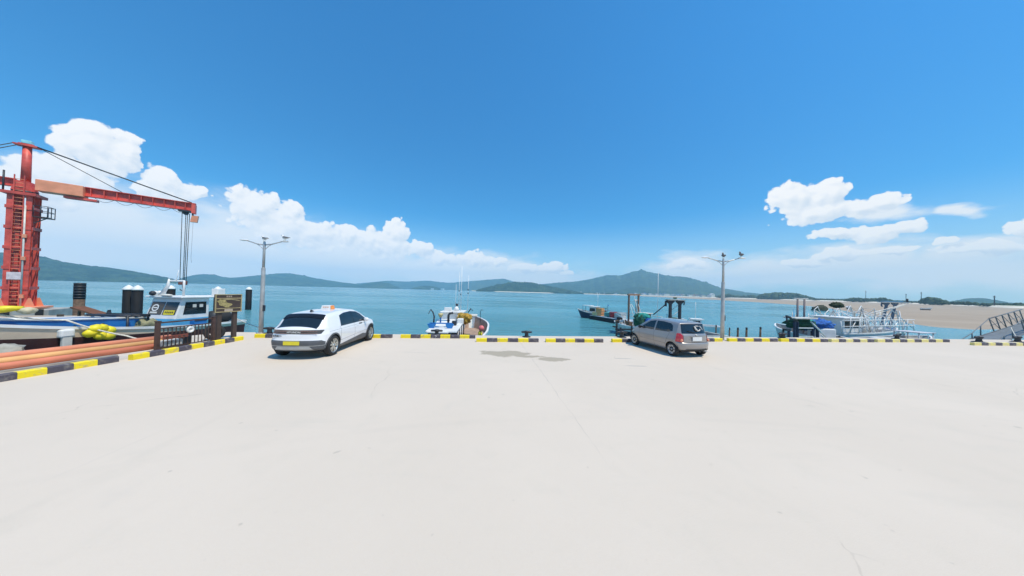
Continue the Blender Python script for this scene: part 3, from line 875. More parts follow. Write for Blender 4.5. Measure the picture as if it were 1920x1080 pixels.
q = MB(); q.box((0, 0, 0.05), (0.62, 0.34, 0.1)); q.build('base', M['rubber'], lbx, 0.01)
q = MB(); q.box((0.42, 0, 0.19), (0.2, 0.3, 0.37)); q.build('side_case', M['darksteel'], lbx, 0.015)

# information board
ib = thing('information_board', 'brown information board with a map on two timber posts', 'sign', (-12.5, 11.76, 0.004), R(82))
bmw = mat('board_dark_timber', (0.075, 0.05, 0.04), 0.7, scale=6, bump=0.2)
tanm = mat('board_carved_tan', (0.46, 0.37, 0.20), 0.7, scale=9, bump=0.2, col2=(0.30, 0.24, 0.11))
for s in (-0.29, 0.29):
    q = MB(); q.prism([(-0.075, 0), (0.075, 0), (0.075, 1.22), (-0.075, 1.22)], -0.06, 0.06, 'Y')
    q.build('post', bmw, ib, 0.01).location = (s, 0.03, 0)
q = MB(); q.box((0, -0.02, 1.57), (0.98, 0.07, 0.78)); q.build('panel', bmw, ib, 0.02)
fr = [((0, 1.945), (0.98, 0.035)), ((0, 1.195), (0.98, 0.035)), ((-0.475, 1.57), (0.035, 0.715)), ((0.475, 1.57), (0.035, 0.715))]
for (x_, z_), (w_, h_) in fr:
    q = MB(); q.box((x_, -0.064, z_), (w_, 0.024, h_)); q.build('frame', tanm, ib)
q = MB(); q.box((0, -0.058, 1.78), (0.90, 0.012, 0.035)); q.build('upper_rule', tanm, ib)
q = MB(); q.box((0, -0.058, 1.345), (0.90, 0.012, 0.03)); q.build('lower_rule', tanm, ib)
q = MB(); q.box((0, -0.058, 1.26), (0.30, 0.012, 0.10)); q.build('plaque', mat('board_plaque', (0.55, 0.44, 0.33), 0.7, scale=9), ib)
rn = random.Random(4)
poly = []
for i in range(26):
    a = 2 * PI * i / 26; rr = 1 + 0.5 * noise.noise(Vector((math.cos(a) * 1.7, math.sin(a) * 1.7, 2.0)))
    poly.append((-0.16 + 0.24 * rr * math.cos(a), 1.555 + 0.135 * rr * math.sin(a) - 0.10 * math.cos(a)))
q = MB(); q.prism(poly, -0.066, -0.054, 'Y'); q.build('map_relief', mat('map_relief_ochre', (0.50, 0.40, 0.16), 0.7, scale=14, col2=(0.2, 0.17, 0.07)), ib)
q = MB(); q.prism([(-0.3, 1.70), (0.1, 1.72), (0.4, 1.66), (0.42, 1.69), (0.1, 1.75), (-0.3, 1.735)], -0.066, -0.054, 'Y'); q.build('map_road', tanm, ib)
for i in range(3):
    q = MB(); q.box((-0.07 + i * 0.075, -0.058, 1.865), (0.05, 0.012, 0.07)); q.build('title_mark', mat('title_mark', (0.42, 0.33, 0.26), 0.7, scale=9), ib)

def tyre(loc, rz, lab, r=0.33, tilt=80):
    q = MB(); rows = []
    for i in range(28):
        a = 2 * PI * i / 28
        rows.append([((r - 0.085 + 0.085 * math.cos(b_)) * math.cos(a), 0.085 * math.sin(b_) * 1.1, (r - 0.085 + 0.085 * math.cos(b_)) * math.sin(a) + r) for b_ in [2 * PI * k_ / 10 for k_ in range(10)]])
    rows.append(rows[0]); q.grid(rows, True, True)
    o = q.build('tyre', M['rubber'])
    o.location = loc; o.rotation_euler = (R(80 - 90) * 0.8, 0, rz)
    return tag(o, lab, 'tyre')
tyre((-12.72, 11.48, 0.0), R(50), 'black tyre leaning behind the left post of the information board')

# orange pipes lying on the quay edge
pipem = [M['orange'], mat('pipe_yellow_orange', (0.95, 0.52, 0.20), 0.55, scale=1.2), mat('pipe_red_orange', (0.85, 0.27, 0.15), 0.55, scale=1.2)]
def pipe(p, q_, r, m_, lab):
    p, q_ = Vector(p), Vector(q_); d = q_ - p
    o = thing('steel_pipe', lab, 'pipe', p, math.atan2(d.y, d.x), 'orange steel pipes lying behind the left kerb')
    L_ = d.length
    q = MB(); q.lathe([(r * 0.86, 0.01), (r * 0.86, 0.0), (r, 0.0), (r, L_), (r * 0.86, L_), (r * 0.86, L_ - 0.01)], 18, (0, 0, 0), 'X')
    q.build('tube', m_, o)
    q = MB(); q.lathe([(r * 0.84, 0.03), (0.0, 0.031)], 18, (0, 0, 0), 'X'); q.build('near_end_plug', M['darksteel'], o)
    q = MB(); q.lathe([(r * 0.84, L_ - 0.03), (0.0, L_ - 0.031)], 18, (0, 0, 0), 'X'); q.build('far_end_plug', M['darksteel'], o)
    return o
pipe((-13.95, 3.0, 0.10), (-12.80, 9.95, 0.10), 0.092, pipem[2], 'red orange pipe, front one of the stacked pipes nearest the kerb')
pipe((-14.15, 3.0, 0.20), (-12.98, 10.15, 0.20), 0.10, pipem[1], 'yellow orange pipe lying in the middle of the three pipes')
pipe((-14.36, 3.0, 0.30), (-13.18, 10.35, 0.30), 0.10, pipem[0], 'pale orange pipe, rear one of the three pipes nearest the boat')
for y_, lab in ((4.2, 'timber skid under the orange pipes at their near end'), (9.3, 'timber skid under the orange pipes at their far end')):
    xx = -14.33 + (y_ - 3.0) * 0.163
    q = MB(); q.prism([(-0.3, 0.004), (0.26, 0.004), (0.26, 0.008), (0.08, 0.09), (0.0, 0.10), (-0.06, 0.19), (-0.3, 0.20)], -0.09, 0.09, 'Y')
    o = q.build('timber_skid', M['wood'], None, 0.01); o.location = (xx, y_, 0); o.rotation_euler = (0, 0, R(-9)); tag(o, lab, 'timber')
# pale stone lump at the frame edge, planks by the pipes
q = MB(); q.ball((0, 0, 0.16), 0.42, 14, 9, (1.1, 0.75, 0.62), 0.55, 1.6, 3.0)
o = q.build('boulder', mat('pale_stone', (0.52, 0.49, 0.42), 0.9, var=0.2, scale=4, bump=0.4)); o.location = (-15.05, 7.95, 0.05); tag(o, 'pale stone lump between the orange pipes and the boat bow', 'stone')
for i, (p_, q2, lab) in enumerate((((-13.35, 4.2), (-12.65, 8.6), 'grey weathered plank lying in front of the orange pipes'), ((-13.0, 4.0), (-12.40, 7.9), 'tan weathered plank lying nearest the left kerb'))):
    q = MB(); q.bar((*p_, 0.03), (*q2, 0.03), 0.16, 0.045)
    tag(q.build('plank', [mat('grey_plank', (0.36, 0.32, 0.27), 0.9, scale=5), mat('tan_plank', (0.48, 0.41, 0.32), 0.9, scale=5)][i]), lab, 'plank')

# ------------------------------------------------------------------ red jib crane on its pier across the berth
pier = MB(); pier.box((0, 0, -0.85), (5.2, 3.4, 1.3))
pr = thing('crane_pier', 'concrete pier head carrying the red crane beyond the left boat', 'pier', (-42.6, 22.6, 0), R(37))
pier.build('cap', M['concrete'], pr, 0.04)
for x in (-2.1, -0.7, 0.7, 2.1):
    for y in (-1.2, 1.2):
        q = MB(); q.lathe([(0.3, -3.0), (0.3, -1.5)], 12, (x, y, 0)); q.build('pier_leg', M['concrete'], pr)
for x in (-2.3, -0.8, 0.7, 2.2):
    q = MB(); q.box((x, -1.75, -0.45), (0.35, 0.12, 0.6)); q.build('fender_block', M['rubber'], pr)

bd = Vector((-34.9 + 42.0, 28.7 - 22.8, 0)); ba = math.atan2(bd.y, bd.x)
cr = thing('jib_crane', 'tall red jib crane with ladder tower and hoist line at the left edge', 'crane', (-42.0, 22.8, 0), ba)
q = MB(); q.box((0, 0, -0.06), (2.3, 2.3, 0.16)); q.build('base_plate', M['orange'], cr, 0.02)
T = 9.45
# four H columns
for x in (-0.42, 0.42):
    for y in (-0.42, 0.42):
        q = MB(); q.box((x, y - 0.13, T / 2), (0.28, 0.03, T)); q.box((x, y + 0.13, T / 2), (0.28, 0.03, T)); q.box((x, y, T / 2), (0.03, 0.23, T))
        q.build('column', M['red'], cr)
for x in (-0.56, 0.56):
    for y in (-0.56, 0.56):
        q = MB(); q.prism([(-0.25, 0.02), (0.25, 0.02), (0.05, 0.75), (-0.05, 0.75)], -0.02, 0.02, 'Y'); s = q.build('gusset', M['orange'], cr); s.location = (x * 1.15, y, 0)
for i, zz in enumerate((1.6, 3.3, 5.0, 6.7, 8.4)):
    for y in (-0.59, 0.59):
        q = MB(); q.box((0, y, zz), (1.14, 0.04, 0.26)); q.build('cross_plate', M['red'], cr)
    for x in (-0.61, 0.61):
        q = MB(); q.box((x, 0, zz), (0.04, 1.14, 0.26)); q.build('cross_plate', M['red'], cr)
# ladder on the face towards the quay
ld = MB()
for x in (-0.22, 0.22):
    ld.box((x, -0.68, 5.6), (0.05, 0.06, 11.0))
lad = ld.build('ladder', M['red'], cr)
pr0 = None
for i in range(34):
    if pr0 is None:
        q = MB(); q.tube([(-0.22, -0.68, 0.0), (0.22, -0.68, 0.0)], 0.022, 6); pr0 = q.build('rung', M['orange'], lad, loc=(0, 0, 0.35))
    else: dup(pr0, (0, 0, 0.35 + 0.315 * i), None, None, lad)
q = MB(); q.box((-0.02, -0.73, 2.62), (0.62, 0.03, 0.62)); q.build('notice_plate', mat('pale_notice_plate', (0.80, 0.66, 0.66), 0.5, scale=4), cr)
q = MB(); q.tube([(0.3, -0.66, 0.1), (0.3, -0.66, 8.6)], 0.05, 8); q.build('cable_conduit', M['offwhite'], cr)
for zz in (0.9, 4.1, 6.0):
    q = MB(); q.box((0.34, -0.68, zz), (0.2, 0.14, 0.3)); q.build('switch_box', M['orange'], cr, 0.01)
# work platform
q = MB(); q.box((0.98, -0.2, 7.75), (0.72, 1.0, 0.07)); pf = q.build('platform', M['brown'], cr)
pts = [(0.66, -0.68), (1.32, -0.68), (1.32, 0.28), (0.66, 0.28)]
for zz in (8.25, 8.7):
    for a_, b_ in zip(pts, pts[1:]):
        q = MB(); q.tube([(*a_, zz), (*b_, zz)], 0.025, 6); q.build('guard_rail', M['darksteel'], pf)
for x, y in ((0.66, -0.68), (0.99, -0.68), (1.32, -0.68), (1.32, -0.2), (1.32, 0.28), (0.99, 0.28)):
    q = MB(); q.tube([(x, y, 7.77), (x, y, 8.72)], 0.025, 6); q.build('stanchion', M['darksteel'], pf)
q = MB(); q.bar((0.66, -0.5, 7.2), (1.25, -0.5, 7.7), 0.06); q.build('platform_brace', M['brown'], cr)
# head of the tower, slewing ring and mast
q = MB(); q.box((0, 0, T + 0.12), (1.55, 1.55, 0.24)); q.build('head_plate', M['red'], cr, 0.01)
q = MB(); q.lathe([(0.6, T + 0.24), (0.6, T + 0.42)], 24); q.build('slewing_ring', M['darksteel'], cr)
q = MB(); q.prism([(-0.5, T + 0.42), (0.5, T + 0.42), (0.28, T + 1.25), (-0.28, T + 1.25)], -0.4, 0.4, 'Y'); q.build('slewing_head', M['red'], cr)
q = MB(); q.lathe([(0.24, T + 1.1), (0.21, 13.75)], 16); q.build('mast', M['red'], cr)
q = MB(); q.box((0, 0, 13.8), (1.1, 0.6, 0.12)); q.box((0, 0, 13.9), (0.7, 0.4, 0.1)); q.build('mast_top_plate', M['red'], cr)
q = MB(); q.box((0, 0, 14.1), (0.5, 0.4, 0.3)); q.build('warning_beacon', mat('beacon_cyan', (0.35, 0.75, 0.80), 0.3, scale=3), cr, 0.05)
q = MB(); q.tube([(-0.75, -0.5, T + 0.2), (-0.75, -0.5, T + 1.9)], 0.05, 6); q.build('short_post', M['darksteel'], cr)
# boom: I beam with thin flanges, plus the winch house
BL = bd.length
z0 = T + 0.75
def ibeam(name, x0, x1, h, w):
    q = MB(); q.box(((x0 + x1) / 2, 0, z0 + h), (x1 - x0, w, 0.06)); q.box(((x0 + x1) / 2, 0, z0), (x1 - x0, w, 0.06)); q.box(((x0 + x1) / 2, 0, z0 + h / 2), (x1 - x0, 0.05, h - 0.06))
    return q.build(name, M['red'], cr)
ibeam('boom', 2.9, BL + 0.35, 0.80, 0.46)
ibeam('counter_jib', -4.6, -0.45, 0.62, 0.42)
for i in range(9):
    x = 3.2 + i * (BL - 3.2) / 8.5
    q = MB(); q.box((x, 0, z0 + 0.40), (0.05, 0.40, 0.70)); q.build('stiffener', M['red'], cr)
q = MB(); q.box((1.75, -0.02, z0 + 0.32), (2.3, 0.95, 0.98)); q.build('winch_house', M['orange'], cr, 0.03)
q = MB(); q.box((2.7, 0, z0 - 0.34), (1.7, 0.5, 0.2)); q.build('trolley_stop', M['red'], cr, 0.02)
q = MB(); q.box((BL + 0.22, 0, z0 + 0.2), (0.28, 0.6, 0.98)); q.build('boom_end_plate', M['red'], cr, 0.02)
q = MB(); q.box((BL - 0.35, 0, z0 - 0.14), (1.0, 0.5, 0.16)); tr = q.build('trolley', M['darksteel'], cr, 0.02)
q = MB(); q.lathe([(0.22, -0.1), (0.22, 0.1)], 16, (BL - 0.35, 0, z0 - 0.3), 'Y'); q.build('sheave', M['darksteel'], tr)
q = MB(); q.prism([(-0.2, -1.05), (0.3, -1.05), (0.38, -0.35), (-0.08, -0.35)], -0.18, 0.18, 'Y'); s = q.build('hanging_weight', M['orange'], cr); s.location = (BL + 0.2, 0, z0 - 0.15)
q = MB(); q.box((BL + 0.15, 0, z0 - 0.38), (0.12, 0.1, 0.35)); q.build('weight_hanger', M['darksteel'], cr)
HK = 2.55
for dx, dy in ((-0.22, -0.1), (0.0, 0.1), (0.16, -0.1), (0.26, 0.1)):
    q = MB(); q.tube([(BL - 0.35 + dx, dy, z0 - 0.3), (BL - 0.35 + dx * 0.8, dy, HK)], 0.028, 6); q.build('hoist_rope', M['darksteel'], cr)
q = MB(); q.box((BL - 0.33, 0, HK - 0.16), (0.62, 0.3, 0.42)); hb = q.build('hook_block', mat('rusty_hook_block', (0.20, 0.06, 0.04), 0.6, scale=4), cr, 0.05)
hk = [(0, 0, -0.35), (0, 0, -0.62), (0.14, 0, -0.8), (0.05, 0, -1.0), (-0.14, 0, -0.92), (-0.18, 0, -0.78)]
q = MB(); q.tube([(BL - 0.33 + a, b_, HK + c_) for a, b_, c_ in hk], [0.05, 0.06, 0.07, 0.065, 0.05, 0.02], 8); q.build('hook', M['darksteel'], hb)
q = MB(); q.tube([(BL + 0.2, 0, z0 - 0.9), (BL + 0.15, 0, 5.2), (BL + 0.2, 0, 4.6)], 0.008, 5); q.build('pendant_cable', M['darksteel'], cr)
for y, x1, zt in ((-0.2, 4.9, z0 + 0.84), (0.2, 4.9, z0 + 0.84), (-0.22, BL + 0.1, z0 + 0.86), (0.22, BL + 0.1, z0 + 0.86), (-0.22, -4.4, z0 + 0.7), (0.22, -4.4, z0 + 0.7)):
    q = MB(); q.tube([(math.copysign(0.5, x1), y, 13.85), (x1, y, zt)], 0.03, 6); q.build('stay_cable', M['darksteel'], cr)
for i in range(5):
    x = 3.4 + i * 1.15
    pts = [(x + 1.1 * u, -0.2, z0 - 0.05 - 0.34 * math.sin(PI * u)) for u in [k_ / 8 for k_ in range(9)]]
    q = MB(); q.tube(pts, 0.016, 5); q.build('festoon_cable', M['darksteel'], cr)

# mooring piles with white cone caps
def pile(x, y, d, top, lab, cap=True):
    o = thing('mooring_pile', lab, 'pile', (x, y, 0), 0, 'black sleeved mooring piles')
    r = d / 2
    if cap:
        q = MB(); q.lathe([(r, -4.2), (r, top - 0.42)], 24); q.build('sleeve', M['pile'], o)
        q = MB(); q.lathe([(r * 1.14, top - 0.44), (r * 1.14, top - 0.36), (r * 0.55, top - 0.12), (0.0, top)], 24); q.build('cap', M['white'], o)
    else:
        q = MB(); q.lathe([(r, -4.2), (r, 0.75)], 20); q.build('lower_shaft', M['wood'], o)
        q = MB(); q.lathe([(r * 1.04, 0.74), (r * 1.04, top), (0, top + 0.01)], 20); q.build('sleeve', M['pile'], o)
        for k_ in range(6):
            q = MB(); rr = r * 1.075; q.lathe([(rr, 0.82 + k_ * 0.24), (rr, 0.92 + k_ * 0.24)], 20); q.build('band', M['darksteel'], o)
    return o
pile(-32.45, 22.6, 0.60, 2.12, 'black pile with white cap, left one of the touching pair behind the boat bow')
pile(-31.62, 22.55, 0.60, 2.12, 'black pile with white cap, right one of the touching pair behind the boat bow')
pile(-37.3, 29.2, 0.64, 2.12, 'black white capped pile seen behind the cabin roof of the blue and white boat')
pile(-36.8, 33.4, 0.68, 2.08, 'black white capped pile just left of the brown information board')
pile(-40.7, 41.3, 0.72, 2.05, 'black white capped pile standing alone between information board and street lamp')
pile(-38.05, 23.5, 0.58, 2.15, 'uncapped pile with banded black top and brown lower shaft beside the crane', False)

# ------------------------------------------------------------------ boats and floats
def boat(name, lab, cat, loc, heading, L, B, fs, fb, mats, dk, group=None, boot=0.25, rake=0.9, thick=0.07, brise=0.0, flare=0.09):
    """local +Y is the bow, z=0 the waterline; heading turns +Y anticlockwise"""
    o = thing(name, lab, cat, (loc[0], loc[1], SEA), heading, group)
    NST = 22
    def hb(t): return B / 2 * (0.84 + 0.16 * min(1, t / 0.3)) * (1 - max(0.0, (t - 0.5) / 0.5) ** 2.4) + 0.02
    def sh(t): return fs + (fb - fs) * t ** 2.3
    def P(t, k, inner=0.0):
        b_ = max(0.005, hb(t) - inner); s = sh(t); tt = max(0.0, (t - 0.6) / 0.4)
        prof = [(0.0, -0.55 + 0.5 * tt ** 2), (0.62, -0.3 + 0.3 * tt ** 2), (0.85 - 0.1 * tt, 0.02), (1 - flare - 0.09 * tt, boot + brise * t * t), (1 - flare * 0.45 - 0.04 * tt, lerp(boot + brise * t * t, s, 0.55)), (1.0, s)]
        x, z = prof[k]
        return (b_ * x, t * L - L / 2 - rake * tt ** 1.5 * (1 - max(0, min(1, (z + 0.5) / (s + 0.5)))), z)
    ts = [i / NST for i in range(NST + 1)]
    q = MB(); q.smooth = True
    for sgn in (1, -1):
        for k in range(5):
            q.cur = 1 if k < 3 else 0
            q.grid([[(sgn * P(t, kk)[0], P(t, kk)[1], P(t, kk)[2]) for kk in (k, k + 1)] for t in ts], True)
    q.cur = 0
    for k in range(5):
        a, b_ = P(0, k), P(0, k + 1); q.cur = 1 if k < 3 else 0
        q.add([(a[0], a[1], a[2]), (-a[0], a[1], a[2]), (-b_[0], b_[1], b_[2]), (b_[0], b_[1], b_[2])], [(0, 1, 2, 3)], False)
    q.build('hull', [mats['hull'], mats['boot']], o)
    # inner bulwark and deck
    def inx(t):
        pr = [P(t, kk) for kk in range(6)]
        return max(0.003, interp([(p_[2], p_[0]) for p_ in pr], dk) - thick)
    def iny(t):
        return interp([(p_[2], p_[1]) for p_ in [P(t, kk) for kk in range(6)]], dk) - 0.1 * t
    q = MB()
    for sgn in (1, -1):
        q.grid([[(sgn * (P(t, 5, thick)[0]), P(t, 5)[1], sh(t)), (sgn * inx(t), iny(t), dk)] for t in ts[:-1]], True)
    a = P(0, 5, thick)
    q.add([(a[0], a[1] + thick, a[2]), (-a[0], a[1] + thick, a[2]), (-inx(0), a[1] + thick, dk), (inx(0), a[1] + thick, dk)], [(0, 1, 2, 3)], False)
    q.build('bulwark', mats['inner'], o)
    q = MB(); q.grid([[(sg * inx(t), iny(t), dk) for sg in (-1, -0.5, 0, 0.5, 1)] for t in ts[:-1]], False)
    q.build('deck', mats['deck'], o)
    q = MB()
    for sgn in (1, -1):
        rows = []
        for t in ts:
            x, y, z = P(t, 5)
            rows.append([(sgn * (x + 0.03), y, z - 0.07), (sgn * (x + 0.03), y, z + 0.03), (sgn * max(0.0, x - thick - 0.02), y, z + 0.03), (sgn * max(0, x - thick - 0.02), y, z - 0.02)])
        q.grid(rows, False)
    a = P(0, 5)
    q.box((0, a[1] + 0.02, a[2] - 0.01), (2 * a[0] + 0.06, 0.13, 0.08))
    q.build('gunwale', mats['rail'], o)
    return o

def cabin(o, c, w, l, h, rake, wall, roof, skirt=None, over=0.2, rows=2, wz=(0.48, 0.86), front_panes=2):
    """wheelhouse; the slanted front faces local +Y"""
    x, y, z = c
    prof = [(-l / 2, 0), (l / 2 + rake, 0), (l / 2 + rake * 0.72, h * 0.3), (l / 2, h), (-l / 2, h)]
    q = MB(); q.prism(prof, -w / 2, w / 2, 'X'); s = q.build('wheelhouse', wall, o, 0.025); s.location = (x, y, z)
    if skirt:
        q = MB(); q.prism([(-l / 2 + 0.02, 0.02), (l / 2 + rake * 0.995, 0.02), (l / 2 + rake * 0.74, h * 0.28), (-l / 2 + 0.02, h * 0.28)], -w / 2 - 0.012, w / 2 + 0.012, 'X')
        q.build('lower_panel', skirt, o).location = (x, y, z)
        q = MB(); n_ = Vector((0, h * 0.3, rake * 0.28)).normalized()
        q.add([(-w / 2 + 0.02, l / 2 + rake * 0.99 + 0.012, 0.03), (w / 2 - 0.02, l / 2 + rake * 0.99 + 0.012, 0.03), (w / 2 - 0.02, l / 2 + rake * 0.73 + 0.014, h * 0.285), (-w / 2 + 0.02, l / 2 + rake * 0.73 + 0.014, h * 0.285)], [(0, 1, 2, 3)])
        q.build('front_panel', skirt, o).location = (x, y, z)
    rf = MB(); rf.box((0, -0.05, h + 0.045), (w + 2 * over, l + rake * 0.6 + over * 1.6, 0.09)); r_ = rf.build('cabin_roof', roof, o, 0.03); r_.location = (x, y, z)
    z0_, z1_ = h * wz[0], h * wz[1]
    for sgn in (-1, 1):
        for i in range(rows):
            ya = -l / 2 + 0.14 + i * (l - 0.16) / rows; yb = ya + (l - 0.16) / rows - 0.09
            q = MB(); q.prism([(ya, z0_), (yb + (0.1 if i == rows - 1 else 0), z0_), (yb, z1_), (ya, z1_)], sgn * w / 2 - 0.012, sgn * w / 2 + 0.012, 'X'); q.build('window', M['glass'], s)
    for i in range(front_panes):
        wa = -w / 2 + 0.08 + i * (w - 0.12) / front_panes; wb = wa + (w - 0.12) / front_panes - 0.05
        def fy(zz): return l / 2 + rake * 0.72 * (h - zz) / (h * 0.7)
        q = MB(); q.add([(wa, fy(z0_) + 0.012, z0_), (wb, fy(z0_) + 0.012, z0_), (wb, fy(z1_) + 0.012, z1_), (wa, fy(z1_) + 0.012, z1_), (wa, fy(z0_) - 0.02, z0_), (wb, fy(z0_) - 0.02, z0_), (wb, fy(z1_) - 0.02, z1_), (wa, fy(z1_) - 0.02, z1_)], [(0, 1, 2, 3), (0, 4, 5, 1), (1, 5, 6, 2), (2, 6, 7, 3), (3, 7, 4, 0)])
        q.build('windscreen', M['glass'], s)
    return s, r_

def netpile(loc, r, sq, m_, lab, seed, name='net_pile', amp=0.55):
    q = MB(); q.ball((0, 0, 0), r, 26, 14, sq, amp, 3.2, seed)
    o = q.build(name, m_); o.location = loc
    return tag(o, lab, 'net')

# --- blue and white boat at the left berth (bow towards the viewer)
bA = boat('fishing_boat', 'blue and white fishing boat with tan hull moored at the left berth', 'boat', (-17.35, 11.2), PI, 10.2, 2.7, 1.72, 3.0,
          dict(hull=M['hull_tan'], boot=M['hull_dark'], inner=M['blue'], deck=M['ltblue'], rail=M['white']), 1.35, boot=1.5, rake=1.3, brise=0.75, flare=0.025)
# local +Y is the bow (towards -Y of the world): local x = -(X+17.35), y = 11.2-Y
cA, rA = cabin(bA, (-0.15, -2.75, 1.72), 1.5, 1.15, 1.42, 0.42, M['white'], M['white'], M['ltblue'], 0.16, 1, (0.42, 0.86), 2)
part_box(bA, 'cabin_base', (-0.15, -2.5, 1.54), (1.5, 1.9, 0.38), M['blue'], 0.02)
part_box(bA, 'roof_awning', (-0.2, -3.95, 3.2), (1.5, 1.3, 0.05), M['white'])
for x_ in (-0.9, 0.5): part_tube(bA, 'awning_post', [(x_, -4.5, 1.4), (x_, -4.5, 3.18)], 0.03, M['white'])
# roof gear: bent white frame, searchlights, box
part_tube(bA, 'roof_frame', [(-0.75, -2.3, 3.22), (-0.75, -2.3, 3.95), (-0.7, -2.35, 4.0), (0.05, -2.35, 4.0), (0.1, -2.35, 3.9), (0.2, -2.2, 3.22)], 0.045, M['white'])
part_tube(bA, 'roof_mast', [(0.28, -2.2, 3.22), (0.05, -2.3, 3.75), (0.02, -2.3, 4.1)], [0.1, 0.06, 0.03], M['white'])
part_tube(bA, 'antenna', [(-0.35, -2.3, 3.98), (-0.45, -2.3, 4.55)], 0.012, M['white'], 5)
for x_, y_ in ((0.55, -2.2), (0.35, -1.95), (0.72, -2.5)):
    q = MB(); q.ball((x_, y_, 3.36), 0.12, 10, 7); q.build('searchlight', M['darksteel'] if x_ < 0.5 else M['white'], bA)
part_box(bA, 'roof_locker', (-0.75, -3.9, 3.42), (0.36, 0.4, 0.42), M['white'], 0.03)
q = MB(); q.ball((-0.35, -1.95, 3.28), 0.2, 12, 6, (1.3, 0.8, 0.3)); q.build('roof_dome', M['offwhite'], bA)
# sticker on the windscreen and emblem
def fyA(zz): return 0.575 + 0.42 * 0.72 * (1.42 - zz) / (1.42 * 0.7)
def scr(x0_, x1_, z0_, z1_, m_, nm, off=0.02):
    q = MB(); q.add([(x0_, fyA(z0_) + off, z0_), (x1_, fyA(z0_) + off, z0_), (x1_, fyA(z1_) + off, z1_), (x0_, fyA(z1_) + off, z1_)], [(0, 1, 2, 3)]); return q.build(nm, m_, cA)
scr(-0.62, -0.1, 0.60, 0.82, M['yplastic'], 'yellow_sticker')
for i in range(5): scr(-0.57 + i * 0.09, -0.515 + i * 0.09, 0.68, 0.76, M['darksteel'], 'sticker_mark', 0.026)
q = MB(); rows = []
for i in range(21):
    a = 2 * PI * i / 20
    rows.append([(0.40 + rr * math.cos(a), fyA(0.93 + rr * math.sin(a)) + 0.022, 0.93 + rr * math.sin(a)) for rr in (0.115, 0.17)])
q.grid(rows, False); q.build('emblem_ring', M['white'], cA)
scr(0.30, 0.50, 0.905, 0.955, M['white'], 'emblem_bar', 0.022)
scr(0.22, 0.58, 0.66, 0.74, M['offwhite'], 'emblem_lettering', 0.022)
for i in range(2):
    q = MB(); q.box((-0.767, -0.2 + i * 0.3, 1.02), (0.006, 0.16, 0.16)); q.build('sticker_or_reflection', M['offwhite'], cA)
# outboard engine under dark cover, blue locker, deck rollers
q = MB(); q.ball((-0.75, -4.15, 2.0), 0.5, 16, 10, (0.7, 1.0, 0.62), 0.3, 2.4, 2); q.build('covered_engine', M['rubber'], bA)
q = MB(); q.lathe([(0.2, 1.4), (0.22, 1.9), (0.2, 2.38), (0.1, 2.42)], 16, (-0.95, -3.55, 0)); q.build('drum', M['darksteel'], bA)
lk = part_box(bA, 'deck_locker', (-1.0, -2.75, 1.72), (0.3, 0.55, 0.55), M['blue'], 0.02)
for dx, dz, w_, h_ in ((0, 0.255, 0.55, 0.05), (0, -0.255, 0.55, 0.05)):
    q = MB(); q.box((-1.16, -2.75, 1.72 + dz), (0.02, w_, h_)); q.build('locker_trim', M['hull_navy'], lk)
q = MB(); q.box((0.0, -0.9, 2.42), (1.9, 0.08, 0.08)); q.build('hauler_beam', M['darksteel'], bA)
for i in range(3):
    part_tube(bA, 'deck_roller', [(-0.95, -0.35 - i * 0.28, 2.42 - 0.02 * i), (1.0, -0.35 - i * 0.28, 2.42 - 0.02 * i)], 0.05, M['darksteel'])
for x_ in (-0.85, 0.95):
    for y_ in (-0.3, -0.95): part_tube(bA, 'roller_leg', [(x_, y_, 1.36), (x_, y_, 2.42)], 0.035, M['darksteel'])
q = MB(); q.prism([(-1.05, 1.34), (3.1, 1.34), (3.1, 2.62), (1.6, 2.42), (-1.05, 2.26)], -0.75, 0.75, 'X'); q.build('hold_coaming', M['blue'], bA, 0.01).location = (0.05, 0, 0)
for s_ in (-0.75, 0.75):
    q = MB(); q.tube([(0.05 + s_, -1.05, 2.28), (0.05 + s_, 1.6, 2.44), (0.05 + s_, 3.1, 2.64)], 0.045, 8); q.build('coaming_rim', M['white'], bA)
for y_ in (-0.4, 0.3, 1.0, 1.7, 2.4):
    part_box(bA, 'coaming_rib', (-0.715, y_, 1.88), (0.03, 0.05, 0.6), M['hull_navy'])
part_box(bA, 'hatch', (0, 4.0, 1.42), (1.2, 0.9, 0.14), M['ltblue'], 0.03)
part_tube(bA, 'bow_post', [(-0.62, 2.7, 1.6), (-0.62, 2.7, 2.75)], 0.07, M['offwhite'])
part_box(bA, 'roller_bracket', (-1.30, 1.55, 1.98), (0.2, 0.34, 0.3), M['white'], 0.06)
part_box(bA, 'roller_foot', (-1.33, 1.55, 1.66), (0.1, 0.22, 0.4), M['offwhite'], 0.02)
tag_m = netpile((-16.6, 12.2, 0.42), 0.42, (0.6, 0.9, 0.75), mat('khaki_net', (0.30, 0.29, 0.17), 0.9, scale=9, bump=0.5), 'khaki net heap against the cabin side of the blue and white boat', 4.4)
